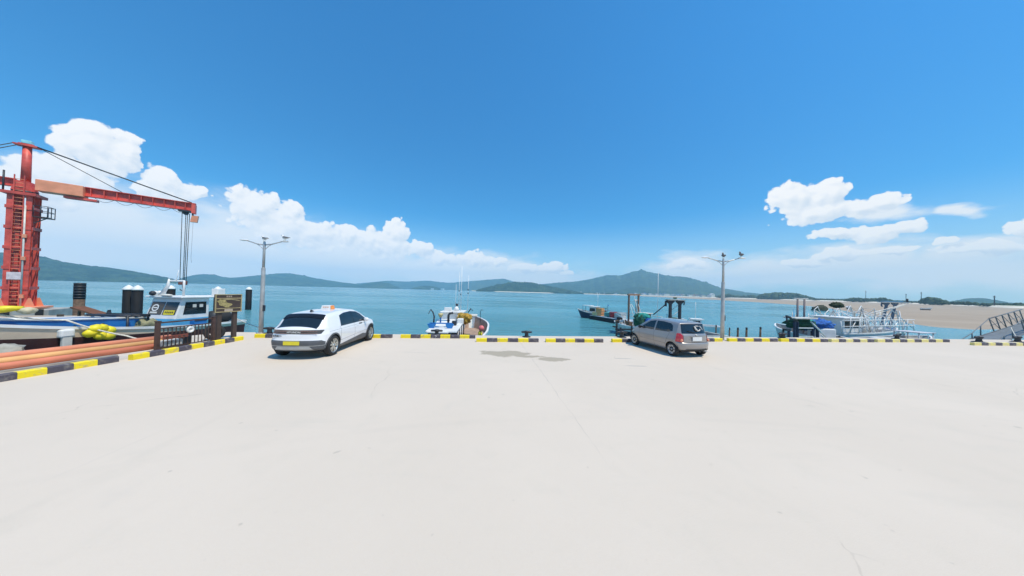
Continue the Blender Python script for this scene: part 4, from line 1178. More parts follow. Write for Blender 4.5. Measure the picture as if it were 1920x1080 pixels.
# yellow things on and beside the boat
fd = thing('buoy_bundle', 'bundle of yellow floats hung over the tan hull side', 'buoys', (-15.83, 10.3, 0.42), 0)
for i, (dx, dy, dz) in enumerate(((0, -0.22, 0), (0.02, 0.02, 0.16), (0.0, 0.24, 0.05), (0.03, 0.0, -0.12), (0.05, 0.2, -0.16), (0.04, -0.12, 0.17))):
    q = MB(); q.ball((dx, dy, dz), 0.155, 14, 9, (0.9, 1.15, 1.0), 0.2, 2.0, i * 3.1); q.build('float', M['yplastic'], fd)
yr = thing('yellow_boom', 'thick yellow float roll lying along the bow of the left boat', 'float', (-16.85, 8.3, 1.40), 0)
yr.scale = (0.7, 0.75, 0.7)
q = MB(); pts = [(-0.9 + 0.3 * i, -0.9 + 0.28 * i, 0.06 * math.sin(i * 1.3)) for i in range(7)]; q.tube(pts, [0.1, 0.17, 0.18, 0.165, 0.18, 0.16, 0.08], 12); q.build('roll', M['yplastic'], yr)
q = MB(); q.ball((0.95, 0.85, -0.08), 0.22, 14, 8, (1.2, 1, 0.7), 0.4, 2, 8); q.build('canvas_end', mat('cream_canvas', (0.62, 0.56, 0.38), 0.8, scale=6), yr)
# rusty ramp and long pale timbers on the float behind the boat
pt = thing('floating_pontoon', 'narrow grey pontoon behind the left boat beside the piles', 'pontoon', (-33.5, 20.6, -0.42), R(14))
q = MB(); q.box((0, 0, -0.55), (19, 1.8, 0.9)); q.build('float_body', M['concrete'], pt)
q = MB(); q.box((0, 0, -0.06), (19.1, 1.9, 0.1)); q.build('walkway', mat('tan_pontoon_boards', (0.46, 0.38, 0.29), 0.85, scale=2), pt)
for x_ in (-8, -4, 0, 4, 8):
    q = MB(); q.box((x_, -0.9, 0.12), (0.25, 0.15, 0.26)); q.build('cleat', M['wood'], pt)
rp = thing('rusty_ramp', 'rusty brown steel ramp plate tilted up beside the uncapped pile', 'ramp', (-31.9, 20.2, -0.3), R(10))
q = MB(); q.prism([(-0.75, 0.62), (-0.7, 0.72), (1.0, 0.1), (1.0, 0.0)], -0.4, 0.4, 'Y'); q.build('plate', mat('rust', (0.17, 0.07, 0.035), 0.85, scale=4, bump=0.2), rp)
q = MB(); q.bar((-0.6, 0, 0.0), (-0.6, 0, 0.6), 0.1); q.build('prop', M['wood'], rp)
q = MB(); q.prism([(1.05, 0.0), (1.3, 0.0), (1.2, 0.5)], -0.1, 0.1, 'Y'); q.build('bracket', M['darksteel'], rp)

# --- boat with the blue gantry, end on to the quay
bC = boat('fishing_boat', 'white fishing boat with blue steel gantry and tall antennas moored end on', 'boat', (-3.35, 20.1), R(3), 9.6, 3.3, 1.15, 1.6,
          dict(hull=M['white'], boot=M['hull_navy'], inner=M['pinkdeck'], deck=M['pinkdeck'], rail=M['white']), 0.55, boot=0.2)
# local origin at (-3.35, 20.1), z=0 is sea level (-1.5)
q = MB(); q.prism([(-0.66, 1.42), (1.7, 1.66), (1.7, 1.74), (-0.66, 1.50)], -0.9, 0.9, 'X'); cn = q.build('canopy', M['white'], bC, 0.02); cn.location = (-0.95, -2.3, 0.08)
q = MB(); q.prism([(-2.6, 1.32), (-0.7, 1.42), (-0.7, 1.50), (-2.6, 1.42)], -0.9, 0.9, 'X'); cn = q.build('canopy', M['white'], bC, 0.02); cn.location = (-0.95, -1.9, 0.08)
for y_ in (-3.4, -2.4, -1.4, -0.6):
    for x_ in (-0.12, -1.75): part_tube(bC, 'canopy_post', [(x_, y_, 0.55), (x_, y_, 1.5)], 0.035, M['white'] if y_ < -1 else M['darksteel'])
part_box(bC, 'hatch_cover', (-1.15, -3.95, 1.42), (1.25, 1.3, 0.10), M['white'], 0.03)
part_box(bC, 'hatch_slot', (-1.25, -3.7, 1.485), (0.55, 0.18, 0.03), M['darksteel'])
part_box(bC, 'hatch_coaming', (-1.15, -3.95, 1.0), (1.1, 1.1, 0.74), M['darksteel'])
# blue gantry with flared heads
for x_ in (-1.72, -0.62):
    q = MB(); q.prism([(-0.06, 0.5), (0.06, 0.5), (0.06, 1.42), (0.24, 1.74), (0.24, 1.80), (-0.24, 1.80), (-0.24, 1.74), (-0.06, 1.42)], -0.09, 0.09, 'Y'); g = q.build('gantry_post', M['blue'], bC, 0.01); g.location = (x_, -3.55, 0)
part_bar(bC, 'gantry_beam', (-1.85, -3.55, 1.84), (-0.45, -3.55, 1.84), 0.08, M['blue'], 0.07)
part_bar(bC, 'gantry_upper_beam', (-1.75, -3.1, 1.98), (-0.7, -3.1, 1.98), 0.06, M['ltblue'], 0.06)
part_tube(bC, 'davit', [(-1.62, -3.5, 1.86), (-1.6, -3.5, 2.25), (-1.68, -3.5, 2.5), (-1.82, -3.5, 2.68)], [0.05, 0.045, 0.04, 0.03], M['darksteel'])
part_tube(bC, 'davit_rope', [(-1.82, -3.5, 2.68), (-1.95, -3.5, 2.4)], 0.02, M['rubber'], 5)
part_tube(bC, 'davit_stay', [(-1.75, -3.45, 2.6), (-1.3, -3.45, 1.9)], 0.012, M['ltblue'], 5)
part_tube(bC, 'lamp_post', [(-1.25, -3.3, 1.86), (-1.25, -3.3, 2.2)], 0.05, M['blue'])
q = MB(); q.lathe([(0.06, 2.18), (0.16, 2.34), (0.15, 2.42), (0.0, 2.44)], 14, (-1.25, -3.3, 0)); q.build('work_lamp', mat('straw_lamp', (0.62, 0.52, 0.25), 0.5, scale=4), bC)
part_tube(bC, 'derrick_post', [(-0.78, -3.2, 0.55), (-0.78, -3.2, 2.3), (-0.72, -3.2, 2.42), (-0.5, -3.2, 2.48)], 0.07, M['darksteel'])
cC, rC = cabin(bC, (-1.0, 0.2, 0.9), 1.5, 1.7, 1.35, 0.1, M['white'], M['white'], None, 0.1, 2)
part_box(bC, 'roof_locker', (-1.35, -0.3, 2.45), (0.5, 0.4, 0.32), M['white'], 0.03)
q = MB(); q.lathe([(0.16, 2.33), (0.18, 2.55), (0.05, 2.72)], 14, (-0.75, -0.2, 0)); q.build('radar_dome', M['white'], bC)
q = MB(); q.ball((-0.72, -0.2, 2.82), 0.1, 10, 7); q.build('horn_lamp', M['darksteel'], bC)
for x_, h_, sw in ((-0.86, 4.35, 0.014), (-0.62, 5.3, 0.016), (-0.46, 5.7, 0.02), (0.05, 5.05, 0.014)):
    part_tube(bC, 'antenna', [(x_, 0.0, 2.3), (x_ + 0.01, 0.0, h_)], [sw * 1.3, sw * 0.7], M['white'], 6)
for x_, z_ in ((-0.62, 3.85), (-0.5, 3.6), (0.05, 3.7), (0.05, 3.95)):
    q = MB(); q.box((x_, 0, z_), (0.07, 0.06, 0.09)); q.build('antenna_clamp', M['darksteel'], bC)
part_tube(bC, 'side_arm', [(0.05, 0.4, 2.2), (0.25, 0.4, 2.52), (0.4, 0.4, 2.36)], [0.03, 0.05, 0.03], M['darksteel'])
part_tube(bC, 'rail_hook', [(0.95, 1.0, 1.4), (0.95, 1.0, 2.3), (1.05, 1.0, 2.42), (1.18, 1.0, 2.36)], 0.022, M['darksteel'])
part_box(bC, 'net_hauler', (-0.2, -1.9, 1.78), (0.4, 0.4, 0.42), M['white'], 0.05)
part_box(bC, 'winch', (-0.35, -1.0, 1.95), (0.5, 0.4, 0.35), M['offwhite'], 0.06)
part_box(bC, 'engine_box', (-0.5, -2.6, 1.75), (0.3, 0.3, 0.3), M['darksteel'], 0.05)
part_box(bC, 'side_panel', (-0.75, -2.6, 0.95), (1.1, 0.08, 0.8), M['hull_navy'])
part_box(bC, 'stowed_tarp', (0.15, -0.2, 2.05), (1.3, 0.9, 0.16), M['offwhite'], 0.06)
netpile((-3.35, 19.0, 0.42), 0.52, (1.0, 0.9, 0.72), M['goldnet'], 'golden net heap on the canopy of the boat with blue gantry', 6.2)
by = thing('buoy', 'faded red buoy over a yellow float at the stern corner of the blue gantry boat', 'buoy', (-1.72, 15.55, -0.1), 0)
q = MB(); q.ball((0, 0, 0.33), 0.17, 14, 9); q.build('red_ball', M['pink'], by)
q = MB(); q.ball((-0.06, -0.02, 0.02), 0.15, 14, 9, (0.8, 0.8, 1.25)); q.build('yellow_float', M['yplastic'], by)
part_tube(by, 'strap', [(0, -0.1, 0.2), (-0.03, -0.16, 0.0), (-0.05, -0.13, -0.18)], 0.02, M['rubber'], 5)
for i, (x_, y_) in enumerate(((-2.2, 16.4), (-2.05, 17.6), (-2.9, 16.1))):
    q = MB(); q.ball((0, 0, 0), 0.24, 12, 8, (1, 1, 0.7), 0.5, 2.5, i * 4.0)
    o = q.build('rope_coil', [M['rubber'], M['wood'], M['darknet']][i]); o.location = (x_, y_, -0.8)
    tag(o, ['dark rope heap on the timber deck beside the stern buoy', 'brown rope heap on the timber deck beyond the dark one', 'dark net heap under the canopy posts of the blue gantry boat'][i], 'rope')

# --- far dark hulled boat, the float with orange crates and the pontoon behind it
bF = boat('fishing_boat', 'small white cabin fishing boat with dark hull on open water off the quay', 'boat', (13.1, 42.6), R(48), 5.6, 1.8, 0.75, 1.35,
          dict(hull=M['hull_navy'], boot=M['hull_navy'], inner=M['white'], deck=M['deck'], rail=M['offwhite']), 0.5, boot=0.1)
cabin(bF, (0, -0.1, 0.5), 1.1, 1.1, 1.3, 0.15, M['white'], M['white'], None, 0.12, 1)
part_box(bF, 'awning', (0, 0.95, 1.98), (1.2, 1.5, 0.06), M['white'])
part_box(bF, 'rear_awning', (0, -1.3, 1.7), (1.2, 1.3, 0.06), M['greennet'])
for x_ in (-0.5, 0.5): part_tube(bF, 'awning_post', [(x_, 1.6, 0.6), (x_, 1.6, 1.96)], 0.03, M['darksteel'])
for x_ in (-0.5, 0.5): part_tube(bF, 'rear_post', [(x_, -1.8, 0.6), (x_, -1.8, 1.7)], 0.03, M['darksteel'])
part_tube(bF, 'antenna', [(0.2, -0.6, 1.8), (0.2, -0.6, 3.9)], 0.025, M['white'], 5)
part_tube(bF, 'stern_pole', [(0, -2.3, 0.6), (0, -2.3, 2.3)], 0.03, M['darksteel'], 5)
part_box(bF, 'stern_flag', (0.15, -2.3, 2.15), (0.4, 0.03, 0.2), M['blue'])
q = MB(); q.ball((0.3, -1.6, 0.9), 0.5, 12, 8, (1, 1, 0.8), 0.4, 2, 3); q.build('net_heap', M['darknet'], bF)

fp = thing('floating_pontoon', 'long low pontoon with dark sides leading from the far boat towards the quay', 'pontoon', (15.0, 35.6, SEA + 0.35), R(-72))
q = MB(); q.box((0, 0, -0.15), (12.5, 1.9, 0.7)); q.build('float_body', M['rubber'], fp)
q = MB(); q.box((0, 0, 0.24), (12.6, 2.0, 0.08)); q.build('walkway', mat('blue_grey_decking', (0.34, 0.42, 0.50), 0.8, scale=2), fp)
for i in range(7):
    part_tube(fp, 'rail_post', [(-5.6 + i * 1.8, 0.9, 0.28), (-5.6 + i * 1.8, 0.9, 1.1)], 0.035, M['steel'])
part_tube(fp, 'rail', [(-5.6, 0.9, 1.08), (5.2, 0.9, 1.08)], 0.03, M['steel'])
cm = [mat('orange_crate', (0.80, 0.36, 0.14), 0.6, scale=3), mat('straw_crate', (0.72, 0.55, 0.28), 0.6, scale=3), M['offwhite'], mat('teal_crate', (0.10, 0.35, 0.33), 0.6, scale=3), mat('maroon_crate', (0.35, 0.05, 0.06), 0.6, scale=3)]
crates = [(0, -5.4, 0.3, 'orange crate stack nearest the far boat stern'), (0, -4.7, -0.3, 'tall orange crate stack in the middle of the pontoon pile'), (1, -5.2, -0.6, 'straw coloured crate at the pontoon end by the far boat'), (3, -3.3, 0.0, 'dark teal crate right of the orange crate stacks'), (4, -2.2, 0.1, 'maroon crate on the long pontoon'), (2, -1.2, 0.2, 'white crate beside the maroon crate on the pontoon'), (2, -0.2, -0.2, 'white tub with rails left of the brown portal frame')]
for i, (ci, u, v, lab) in enumerate(crates):
    a = R(-72); x_ = 15.0 + math.cos(a) * u - math.sin(a) * v; y_ = 35.6 + math.sin(a) * u + math.cos(a) * v
    hh = (0.95, 1.15, 0.5, 0.6, 0.75, 0.65, 0.8)[i]
    o = thing('fish_crate', lab, 'crate', (x_, y_, SEA + 0.63), R(-60 + 13 * i), 'crates on the long pontoon')
    q = MB(); q.prism([(-0.42, 0), (0.42, 0), (0.48, hh), (-0.48, hh)], -0.4, 0.4, 'Y'); q.build('crate_body', cm[ci], o, 0.02)
    for zz in (0.33, 0.66, 0.98):
        q = MB(); q.box((0, 0, hh * zz), (0.98, 0.86, 0.04)); q.build('rim', cm[ci], o)

# --- white decked boat with brown portal frame and green nets, behind the grey hatchback
bG = boat('fishing_boat', 'white decked fishing boat with brown portal frame left of the grey hatchback', 'boat', (12.2, 25.0), R(15), 8.0, 2.4, 0.95, 1.05,
          dict(hull=M['offwhite'], boot=M['rubber'], inner=M['white'], deck=M['white'], rail=M['white']), 0.9, boot=0.45)
part_box(bG, 'hatch', (0.0, -0.6, 1.0), (1.5, 1.8, 0.14), mat('grey_hatch', (0.30, 0.31, 0.33), 0.7, scale=3), 0.03)
part_box(bG, 'hatch_rim', (0.0, -0.6, 0.95), (1.7, 2.1, 0.1), M['white'], 0.02)
for x_ in (-0.55, 0.55):
    part_box(bG, 'portal_post', (x_, 1.1, 2.35), (0.13, 0.13, 3.0), mat('portal_brown', (0.20, 0.12, 0.085), 0.7, scale=4))
part_box(bG, 'portal_beam', (0, 1.1, 3.93), (1.35, 0.2, 0.16), mat('portal_beam_tan', (0.36, 0.22, 0.15), 0.7, scale=4))
for x0_, x1_ in ((-0.45, -0.25), (0.0, 0.3), (0.5, 0.75), (-0.3, 0.5)):
    part_tube(bG, 'portal_rope', [(x0_, 1.05, 3.85 if x0_ == 0 else 3.0), (x1_, 0.4, 1.0)], 0.025, M['offwhite'], 5)
part_tube(bG, 'portal_stay', [(0.55, 1.1, 3.1), (1.5, 1.4, 1.3)], 0.02, M['ltblue'], 5)
part_tube(bG, 'lamp_post', [(0.95, 1.9, 0.9), (0.95, 1.9, 3.25)], 0.04, M['darksteel'])
q = MB(); q.lathe([(0.06, 3.24), (0.22, 3.3), (0.22, 3.4), (0.0, 3.42)], 14, (0.95, 1.9, 0)); q.build('lamp_head', M['white'], bG)
for i in range(4):
    q = MB(); q.ball((-0.9 + 0.35 * i, 2.3 - 0.15 * i, 1.15), 0.22, 10, 7, (1, 1, 0.9), 0.4, 2, i); q.build('gear_heap', [M['wood'], M['offwhite'], M['wood'], M['white']][i], bG)
netpile((11.45, 23.9, 0.02), 0.68, (0.6, 0.7, 0.95), M['greennet'], 'dark green net heap right of the brown portal frame', 1.7)
netpile((11.75, 24.0, 0.45), 0.62, (1.0, 0.8, 0.55), M['teal'], 'bright teal net heap behind the grey hatchback bonnet', 2.9)
netpile((12.05, 23.4, 0.12), 0.32, (0.85, 0.7, 0.8), M['bluenet'], 'small deep blue net heap between the green and teal nets', 5.2)

for i, (x_, y_, z_) in enumerate(((-0.85, 0.6, 1.15), (0.7, 0.2, 1.2), (0.9, -1.9, 1.1), (-0.2, 2.9, 1.35))):
    part_box(bG, 'deck_box', (x_, y_, z_), (0.4, 0.45, 0.4), [M['wood'], M['offwhite'], M['steel'], M['darknet']][i], 0.04)
part_tube(bG, 'bow_rail', [(-1.0, 1.0, 1.05), (-0.95, 1.3, 1.6), (-0.25, 3.5, 1.9), (0.25, 3.5, 1.9), (0.95, 1.3, 1.6), (1.0, 1.0, 1.05)], 0.03, M['white'], 6)

# --- barge with twin flared columns and derrick beyond the grey hatchback roof
bH = boat('work_barge', 'work barge with two dark flared columns seen over the grey hatchback roof', 'boat', (15.1, 24.0), R(8), 7.6, 2.3, 0.95, 1.15,
          dict(hull=M['offwhite'], boot=M['rubber'], inner=M['deck'], deck=M['deck'], rail=M['offwhite']), 0.7, boot=0.3)
flare = [(-0.09, 0.7), (0.09, 0.7), (0.09, 3.15), (0.38, 3.42), (0.38, 3.5), (-0.38, 3.5), (-0.38, 3.42), (-0.09, 3.15)]
for x_ in (-0.75, 0.2):
    q = MB(); q.prism(flare, -0.1, 0.1, 'Y'); q.build('flared_column', M['darksteel'], bH).location = (x_, 0.2, 0)
    part_box(bH, 'column_platform', (x_, 0.2, 3.53), (0.8, 0.5, 0.05), M['deck'])
part_box(bH, 'column_tie', (-0.28, 0.2, 3.62), (1.0, 0.1, 0.06), M['offwhite'])
part_tube(bH, 'side_hook', [(0.62, 0.2, 3.5), (0.65, 0.2, 3.3), (0.6, 0.2, 3.1)], 0.05, M['darksteel'])
part_box(bH, 'tie_lamp', (-0.28, 0.2, 3.72), (0.25, 0.15, 0.12), M['greennet'])
for z_ in (1.4, 2.0, 2.6): part_tube(bH, 'brace', [(-0.65, 0.2, z_), (0.1, 0.2, z_ + 0.55)], 0.025, M['steel'])
part_tube(bH, 'derrick_boom', [(-1.1, 0.3, 3.15), (-2.1, 0.6, 2.15)], 0.05, M['darksteel'])
part_box(bH, 'boom_head', (-1.12, 0.3, 3.2), (0.12, 0.12, 0.5), M['darksteel'])
cabin(bG, (1.3 - 0.75, 0.3, 0.9), 0.75, 0.9, 1.25, 0.1, mat('cabin_brown', (0.23, 0.15, 0.11), 0.7, scale=3), M['offwhite'], None, 0.1, 1)
q = MB(); q.ball((-0.85, -0.8, 1.15), 0.4, 12, 9, (0.9, 0.8, 1.2), 0.2, 2, 2); q.build('covered_reel', M['white'], bH)
part_box(bH, 'winch_motor', (-0.25, 0.3, 1.75), (0.45, 0.3, 0.4), M['greennet'], 0.05)
part_tube(bH, 'crooked_pipe', [(-1.0, 0.3, 0.9), (-1.0, 0.3, 2.3), (-0.8, 0.3, 1.9)], 0.02, M['ltblue'], 5)
part_tube(bH, 'antenna', [(-0.95, 1.6, 1.0), (-0.95, 1.6, 6.1)], 0.018, M['white'], 5)

# --- dark steel landing frame at the quay face
lf2 = thing('landing_frame', 'dark steel landing frame standing at the quay face left of the grey hatchback', 'platform', (7.3, 17.2, 0), R(6))
for x_, h_ in ((-0.52, 0.55), (-0.25, 0.3), (0.5, 0.42), (0.9, 0.2)):
    part_box(lf2, 'upright', (x_, 0, (h_ - 2.6) / 2), (0.09, 0.09, h_ + 2.6), M['darksteel'])
for z_ in (0.18, -0.35): part_box(lf2, 'crossbar', (0.15, 0.0, z_), (1.5, 0.08, 0.09), M['darksteel'])
part_box(lf2, 'ledge', (0.25, -0.35, -0.55), (1.9, 0.7, 0.22), M['darksteel'])
part_bar(lf2, 'diagonal', (-0.25, 0, 0.1), (0.6, 0, -0.4), 0.06, M['darksteel'])
q = MB(); q.lathe([(0.2, -0.4), (0.2, 0.4)], 14, (0.15, -0.75, -0.28), 'X'); q.build('fender_roll', M['rubber'], lf2)
part_bar(lf2, 'side_spike', (-0.52, 0, 0.3), (-0.78, 0, 0.36), 0.09, M['darksteel'])

# --- timber pier remains right of the hatchback
pp = thing('old_jetty', 'pale sunken jetty slab with dark edge near the right street lamp', 'jetty', (17.6, 22.6, -0.9), R(-33))
q = MB(); q.prism([(-3.4, -0.5), (2.6, -0.75), (3.4, 0.1), (0.5, 0.9), (-3.0, 0.9)], -0.28, 0.0, 'Z'); q.build('slab', mat('pinkish_concrete', (0.52, 0.44, 0.38), 0.85, scale=2, bump=0.2), pp, 0.02)
part_box(pp, 'waling', (-0.3, -0.72, -0.42), (5.6, 0.2, 0.3), M['rubber'])
rnp = random.Random(12)
jp = [(16.0, 24.4, -0.15, 0.11), (16.5, 24.0, -0.1, 0.2), (16.9, 23.6, -0.25, 0.12), (17.1, 22.3, -0.05, 0.09), (18.3, 22.4, -0.25, 0.09), (19.1, 22.5, -0.25, 0.13), (19.3, 21.9, -0.15, 0.13), (19.9, 21.3, -0.02, 0.12), (21.1, 20.9, -0.35, 0.16), (21.0, 20.6, -0.02, 0.12), (21.9, 20.5, -0.4, 0.13), (22.8, 20.2, -0.1, 0.2), (24.2, 19.7, -0.35, 0.13)]
jl = ['thin dark post at the left end of the old jetty', 'stubby dark post beside the left end post of the jetty', 'dark post third from the left end of the jetty', 'thin reddish post rising in front of the jetty slab', 'thin post just left of the right street lamp foot', 'short post just right of the right street lamp foot', 'green dark post in the middle of the old pile row', 'tallest black post of the old pile row', 'mossy stump right of the tallest black post', 'black topped post right of the mossy stump', 'low stump in the right half of the pile row', 'wide mossy post near the right end of the pile row', 'rightmost low stump of the old pile row']
for (x_, y_, t_, r_), lb in zip(jp, jl):
    t_ += 0.12; r_ *= 0.55
    o = thing('timber_pile', lb, 'post', (x_, y_, 0), rnp.random(), 'old timber piles right of the street lamp')
    q = MB(); q.tube([(0, 0, -2.6), (0.02, 0.01, -1.0), (0.03, 0, t_)], [r_, r_ * 1.05, r_ * 0.9], 9); q.build('shaft', M['wood'] if r_ < 0.15 else M['greennet'], o)
    q = MB(); q.lathe([(r_ * 0.98, t_ - 0.16), (r_ * 0.95, t_), (0, t_ + 0.02)], 9, (0.03, 0, 0.004)); q.build('rotten_top', M['rubber'], o)
bW = boat('small_boat', 'small white open boat with whip antenna just right of the grey hatchback', 'boat', (20.0, 29.3), R(70), 4.6, 1.7, 0.8, 1.1,
          dict(hull=M['white'], boot=M['white'], inner=M['white'], deck=M['offwhite'], rail=M['white']), 0.5, boot=0.12)
cabin(bW, (0, -0.2, 0.5), 0.9, 0.9, 0.9, 0.2, M['white'], M['white'], None, 0.1, 1)
part_tube(bW, 'antenna', [(0.1, -0.2, 1.4), (0.1, -0.2, 3.3)], 0.02, M['white'], 5)
for s_ in (-0.6, 0.6): part_tube(bW, 'bow_rail', [(s_ * 0.9, 0.4, 1.0), (s_, 0.8, 1.35), (s_ * 0.5, 1.8, 1.5)], 0.025, M['white'], 5)

# --- boat with green and blue nets (right)
bI = boat('fishing_boat', 'dark framed fishing boat heaped with green and blue nets on the right', 'boat', (25.3, 22.9), R(-10), 6.5, 2.5, 1.0, 1.5,
          dict(hull=M['offwhite'], boot=M['hull_navy'], inner=M['deck'], deck=M['deck'], rail=M['white']), 0.7, boot=0.25)
def wr(o, X, Y, Z):
    """world point to the thing's own coordinates"""
    p = Matrix.Rotation(-o.rotation_euler.z, 3, 'Z') @ (Vector((X, Y, Z)) - Vector(o.location)); return p
fr0 = thing('steel_trestle', 'dark steel trestle on legs at the quay face below the green nets', 'frame', (21.7, 20.0, 0), R(8))
for x_, h_ in ((-1.05, 0.1), (-0.55, 0.75), (-0.3, 0.7), (1.1, 0.4), (1.5, 0.35)):
    part_box(fr0, 'leg', (x_, 0, (h_ - 2.6) / 2), (0.12, 0.12, h_ + 2.6), M['hull_navy'])
part_bar(fr0, 'arm', (-1.3, 0, 1.15), (-0.3, 0, 0.75), 0.12, M['darksteel'])
part_tube(fr0, 'arm_hook', [(-1.28, 0, 1.15), (-1.24, 0, 0.85), (-1.3, 0, 0.7)], 0.05, M['darksteel'])
part_bar(fr0, 'side_foot', (-1.35, 0, 0.12), (-1.0, 0, 0.12), 0.14, M['darksteel'])
part_box(fr0, 'white_bar', (0.3, -0.1, 0.28), (1.3, 0.07, 0.07), M['white'])
part_box(fr0, 'white_bar', (0.35, -0.1, -0.35), (1.2, 0.06, 0.06), M['white'])
for x_ in (-0.3, 0.25, 0.9):
    part_tube(fr0, 'hung_hose', [(x_, -0.12, -0.35), (x_ + 0.1, -0.14, -0.6), (x_ - 0.12, -0.12, -0.9), (x_ + 0.1, -0.12, -1.2)], 0.035, M['offwhite'], 6)
part_tube(fr0, 'white_boom', [(0.7, -0.15, 0.75), (2.1, -0.15, -0.45)], 0.05, M['white'])
part_tube(fr0, 'curved_pipe', [(1.5, -0.2, -0.2), (2.0, -0.3, -0.65), (2.4, -0.3, -1.0)], 0.045, M['white'])
part_box(fr0, 'roof_panel', (0.1, 0.1, 1.0), (2.0, 0.8, 0.1), M['offwhite'], 0.02)
netpile((22.3, 20.7, 0.55), 0.7, (1.05, 0.8, 0.62), M['greennet'], 'dark green net heap on the frame at the left of the right boats', 3.3)
netpile((23.1, 21.3, 0.40), 0.75, (1.25, 0.9, 0.5), M['greennet'], 'green net heap in the middle of the right hand net boat', 7.3)
netpile((23.2, 21.35, 0.72), 0.6, (1.2, 0.85, 0.25), M['teal'], 'bright teal cloth spread on top of the green nets', 9.3)
netpile((24.75, 21.8, 0.36), 1.0, (1.25, 0.8, 0.5), M['bluenet'], 'deep blue net heap at the right end of the net boat', 8.1)
netpile((34.6, 28.4, 1.9), 0.5, (1.25, 0.7, 0.6), mat('dark_foliage_net', (0.03, 0.045, 0.02), 0.9, scale=5, bump=0.6), 'dark olive net bundle slung high among the white rails', 2.1)
for dx in (0.0, 0.62):
    p_ = wr(bI, 25.9 + dx, 24.2, 0); part_tube(bI, 'portal_post', [(p_.x, p_.y, 0.7), (p_.x + 0.04, p_.y, 3.95)], 0.07, mat('portal_grey', (0.20, 0.17, 0.18), 0.6, scale=4))
p_ = wr(bI, 26.2, 24.2, 0); part_box(bI, 'portal_beam', (p_.x, p_.y, 3.98), (1.3, 0.12, 0.09), M['offwhite'], 0, R(10))
for i in range(6):
    p_ = wr(bI, 24.4 + i * 0.4, 23.3 + 0.25 * i, 0); part_tube(bI, 'rail_post', [(p_.x, p_.y, 0.9), (p_.x, p_.y, 2.5 + 0.25 * (i % 3))], 0.03, M['steel'] if i % 2 else M['ltblue'], 6)
part_box(bI, 'engine_cover', (-0.2, -1.6, 1.2), (1.2, 1.0, 0.9), M['white'], 0.08)

# --- white railed boats and grey gantry (right)
bJ = boat('fishing_boat', 'white railed fishing boat lying side on in the right hand cluster', 'boat', (31.9, 24.4), R(-78), 8.8, 2.8, 1.15, 1.6,
          dict(hull=M['white'], boot=M['hull_navy'], inner=M['white'], deck=M['offwhite'], rail=M['white']), 0.8, boot=0.3)
cJ, rJ = cabin(bJ, (0.2, -3.4, 0.9), 1.9, 2.0, 1.5, 0.3, M['white'], M['white'], None, 0.2, 2)
for i in range(10):
    y_ = -5.0 + i * 1.0
    for s_ in (-1.35, 1.35):
        part_tube(bJ, 'rail_post', [(s_, y_, 1.2), (s_, y_ + 0.12 * ((i * 7) % 3 - 1), 2.2 + 0.2 * ((i * 5) % 3))], 0.035, M['white'], 6)
for s_ in (-1.35, 1.35):
    for z_ in (1.75, 2.25): part_tube(bJ, 'rail', [(s_, -5.0, z_), (s_, 4.0, z_ + 0.1)], 0.035, M['white'], 6)
rnj = random.Random(8)
for i in range(7):
    y_ = -2.2 + i * 0.85
    part_tube(bJ, 'hoop', [(-1.2, y_, 1.2), (-1.15, y_, 2.2 + rnj.random() * 0.5), (-0.6, y_ + 0.2, 2.75 + rnj.random() * 0.4), (0.3, y_ + 0.4, 2.4 + rnj.random() * 0.4), (0.7, y_ + 0.5, 1.3)], 0.035, M['white'], 6)
for a_, b_ in (((-1.0, -1.0, 1.9), (0.4, 5.4, 3.75)), ((-0.6, -0.6, 1.8), (0.2, 5.4, 3.6)), ((0.6, -2.0, 2.9), (-1.1, 1.6, 1.6)), ((-1.1, -3.6, 2.9), (-1.2, 0.2, 1.3)), ((-1.2, 0.8, 2.4), (-1.25, 3.8, 1.5))):
    part_tube(bJ, 'white_boom', [a_, b_], 0.04, M['offwhite'], 6)
for i in range(5): part_box(bJ, 'deck_box', (-0.5 + 0.25 * (i % 3), -1.4 + i * 1.15, 1.05), (0.7, 0.6, 0.5 + 0.12 * (i % 2)), [M['white'], M['steel'], M['offwhite'], M['pinkdeck'], M['white']][i], 0.03)
for i in range(4): part_box(bJ, 'side_opening', (1.512, -3.8 + 1.5 * i, 0.78), (0.02, 0.95, 0.26), M['hull_navy'])
bK = boat('fishing_boat', 'low white fishing boat with grey awning in front of the white railed boat', 'boat', (30.0, 20.7), R(-82), 6.2, 2.0, 1.0, 1.3,
          dict(hull=M['offwhite'], boot=M['darksteel'], inner=M['offwhite'], deck=M['pinkdeck'], rail=M['white']), 0.6, boot=0.25)
part_box(bK, 'awning', (0.1, 1.3, 1.62), (1.4, 1.6, 0.06), mat('lilac_grey_awning', (0.58, 0.58, 0.62), 0.7, scale=2), 0.02)
for x_ in (-0.5, 0.7):
    for y_ in (0.6, 2.0): part_tube(bK, 'awning_post', [(x_, y_, 0.6), (x_, y_, 1.6)], 0.035, M['white'], 6)
for i in range(3): part_box(bK, 'deck_box', (0.1, -2.0 + 0.9 * i, 0.9), (0.8, 0.6, 0.5), [M['white'], M['offwhite'], M['steel']][i], 0.04)
rnk = random.Random(21)
for i in range(9):
    y_ = -4.2 + i * 1.05
    part_tube(bJ, 'bent_pipe', [(rnk.uniform(-1.2, 1.2), y_, 1.0), (rnk.uniform(-1.0, 1.0), y_ + 0.2, 2.4 + rnk.random() * 0.9), (rnk.uniform(-0.8, 0.8), y_ + 0.7, 2.7 + rnk.random() * 0.7), (rnk.uniform(-1.0, 1.0), y_ + 1.1, 1.5)], 0.04, M['white'] if i % 3 else M['steel'], 6)
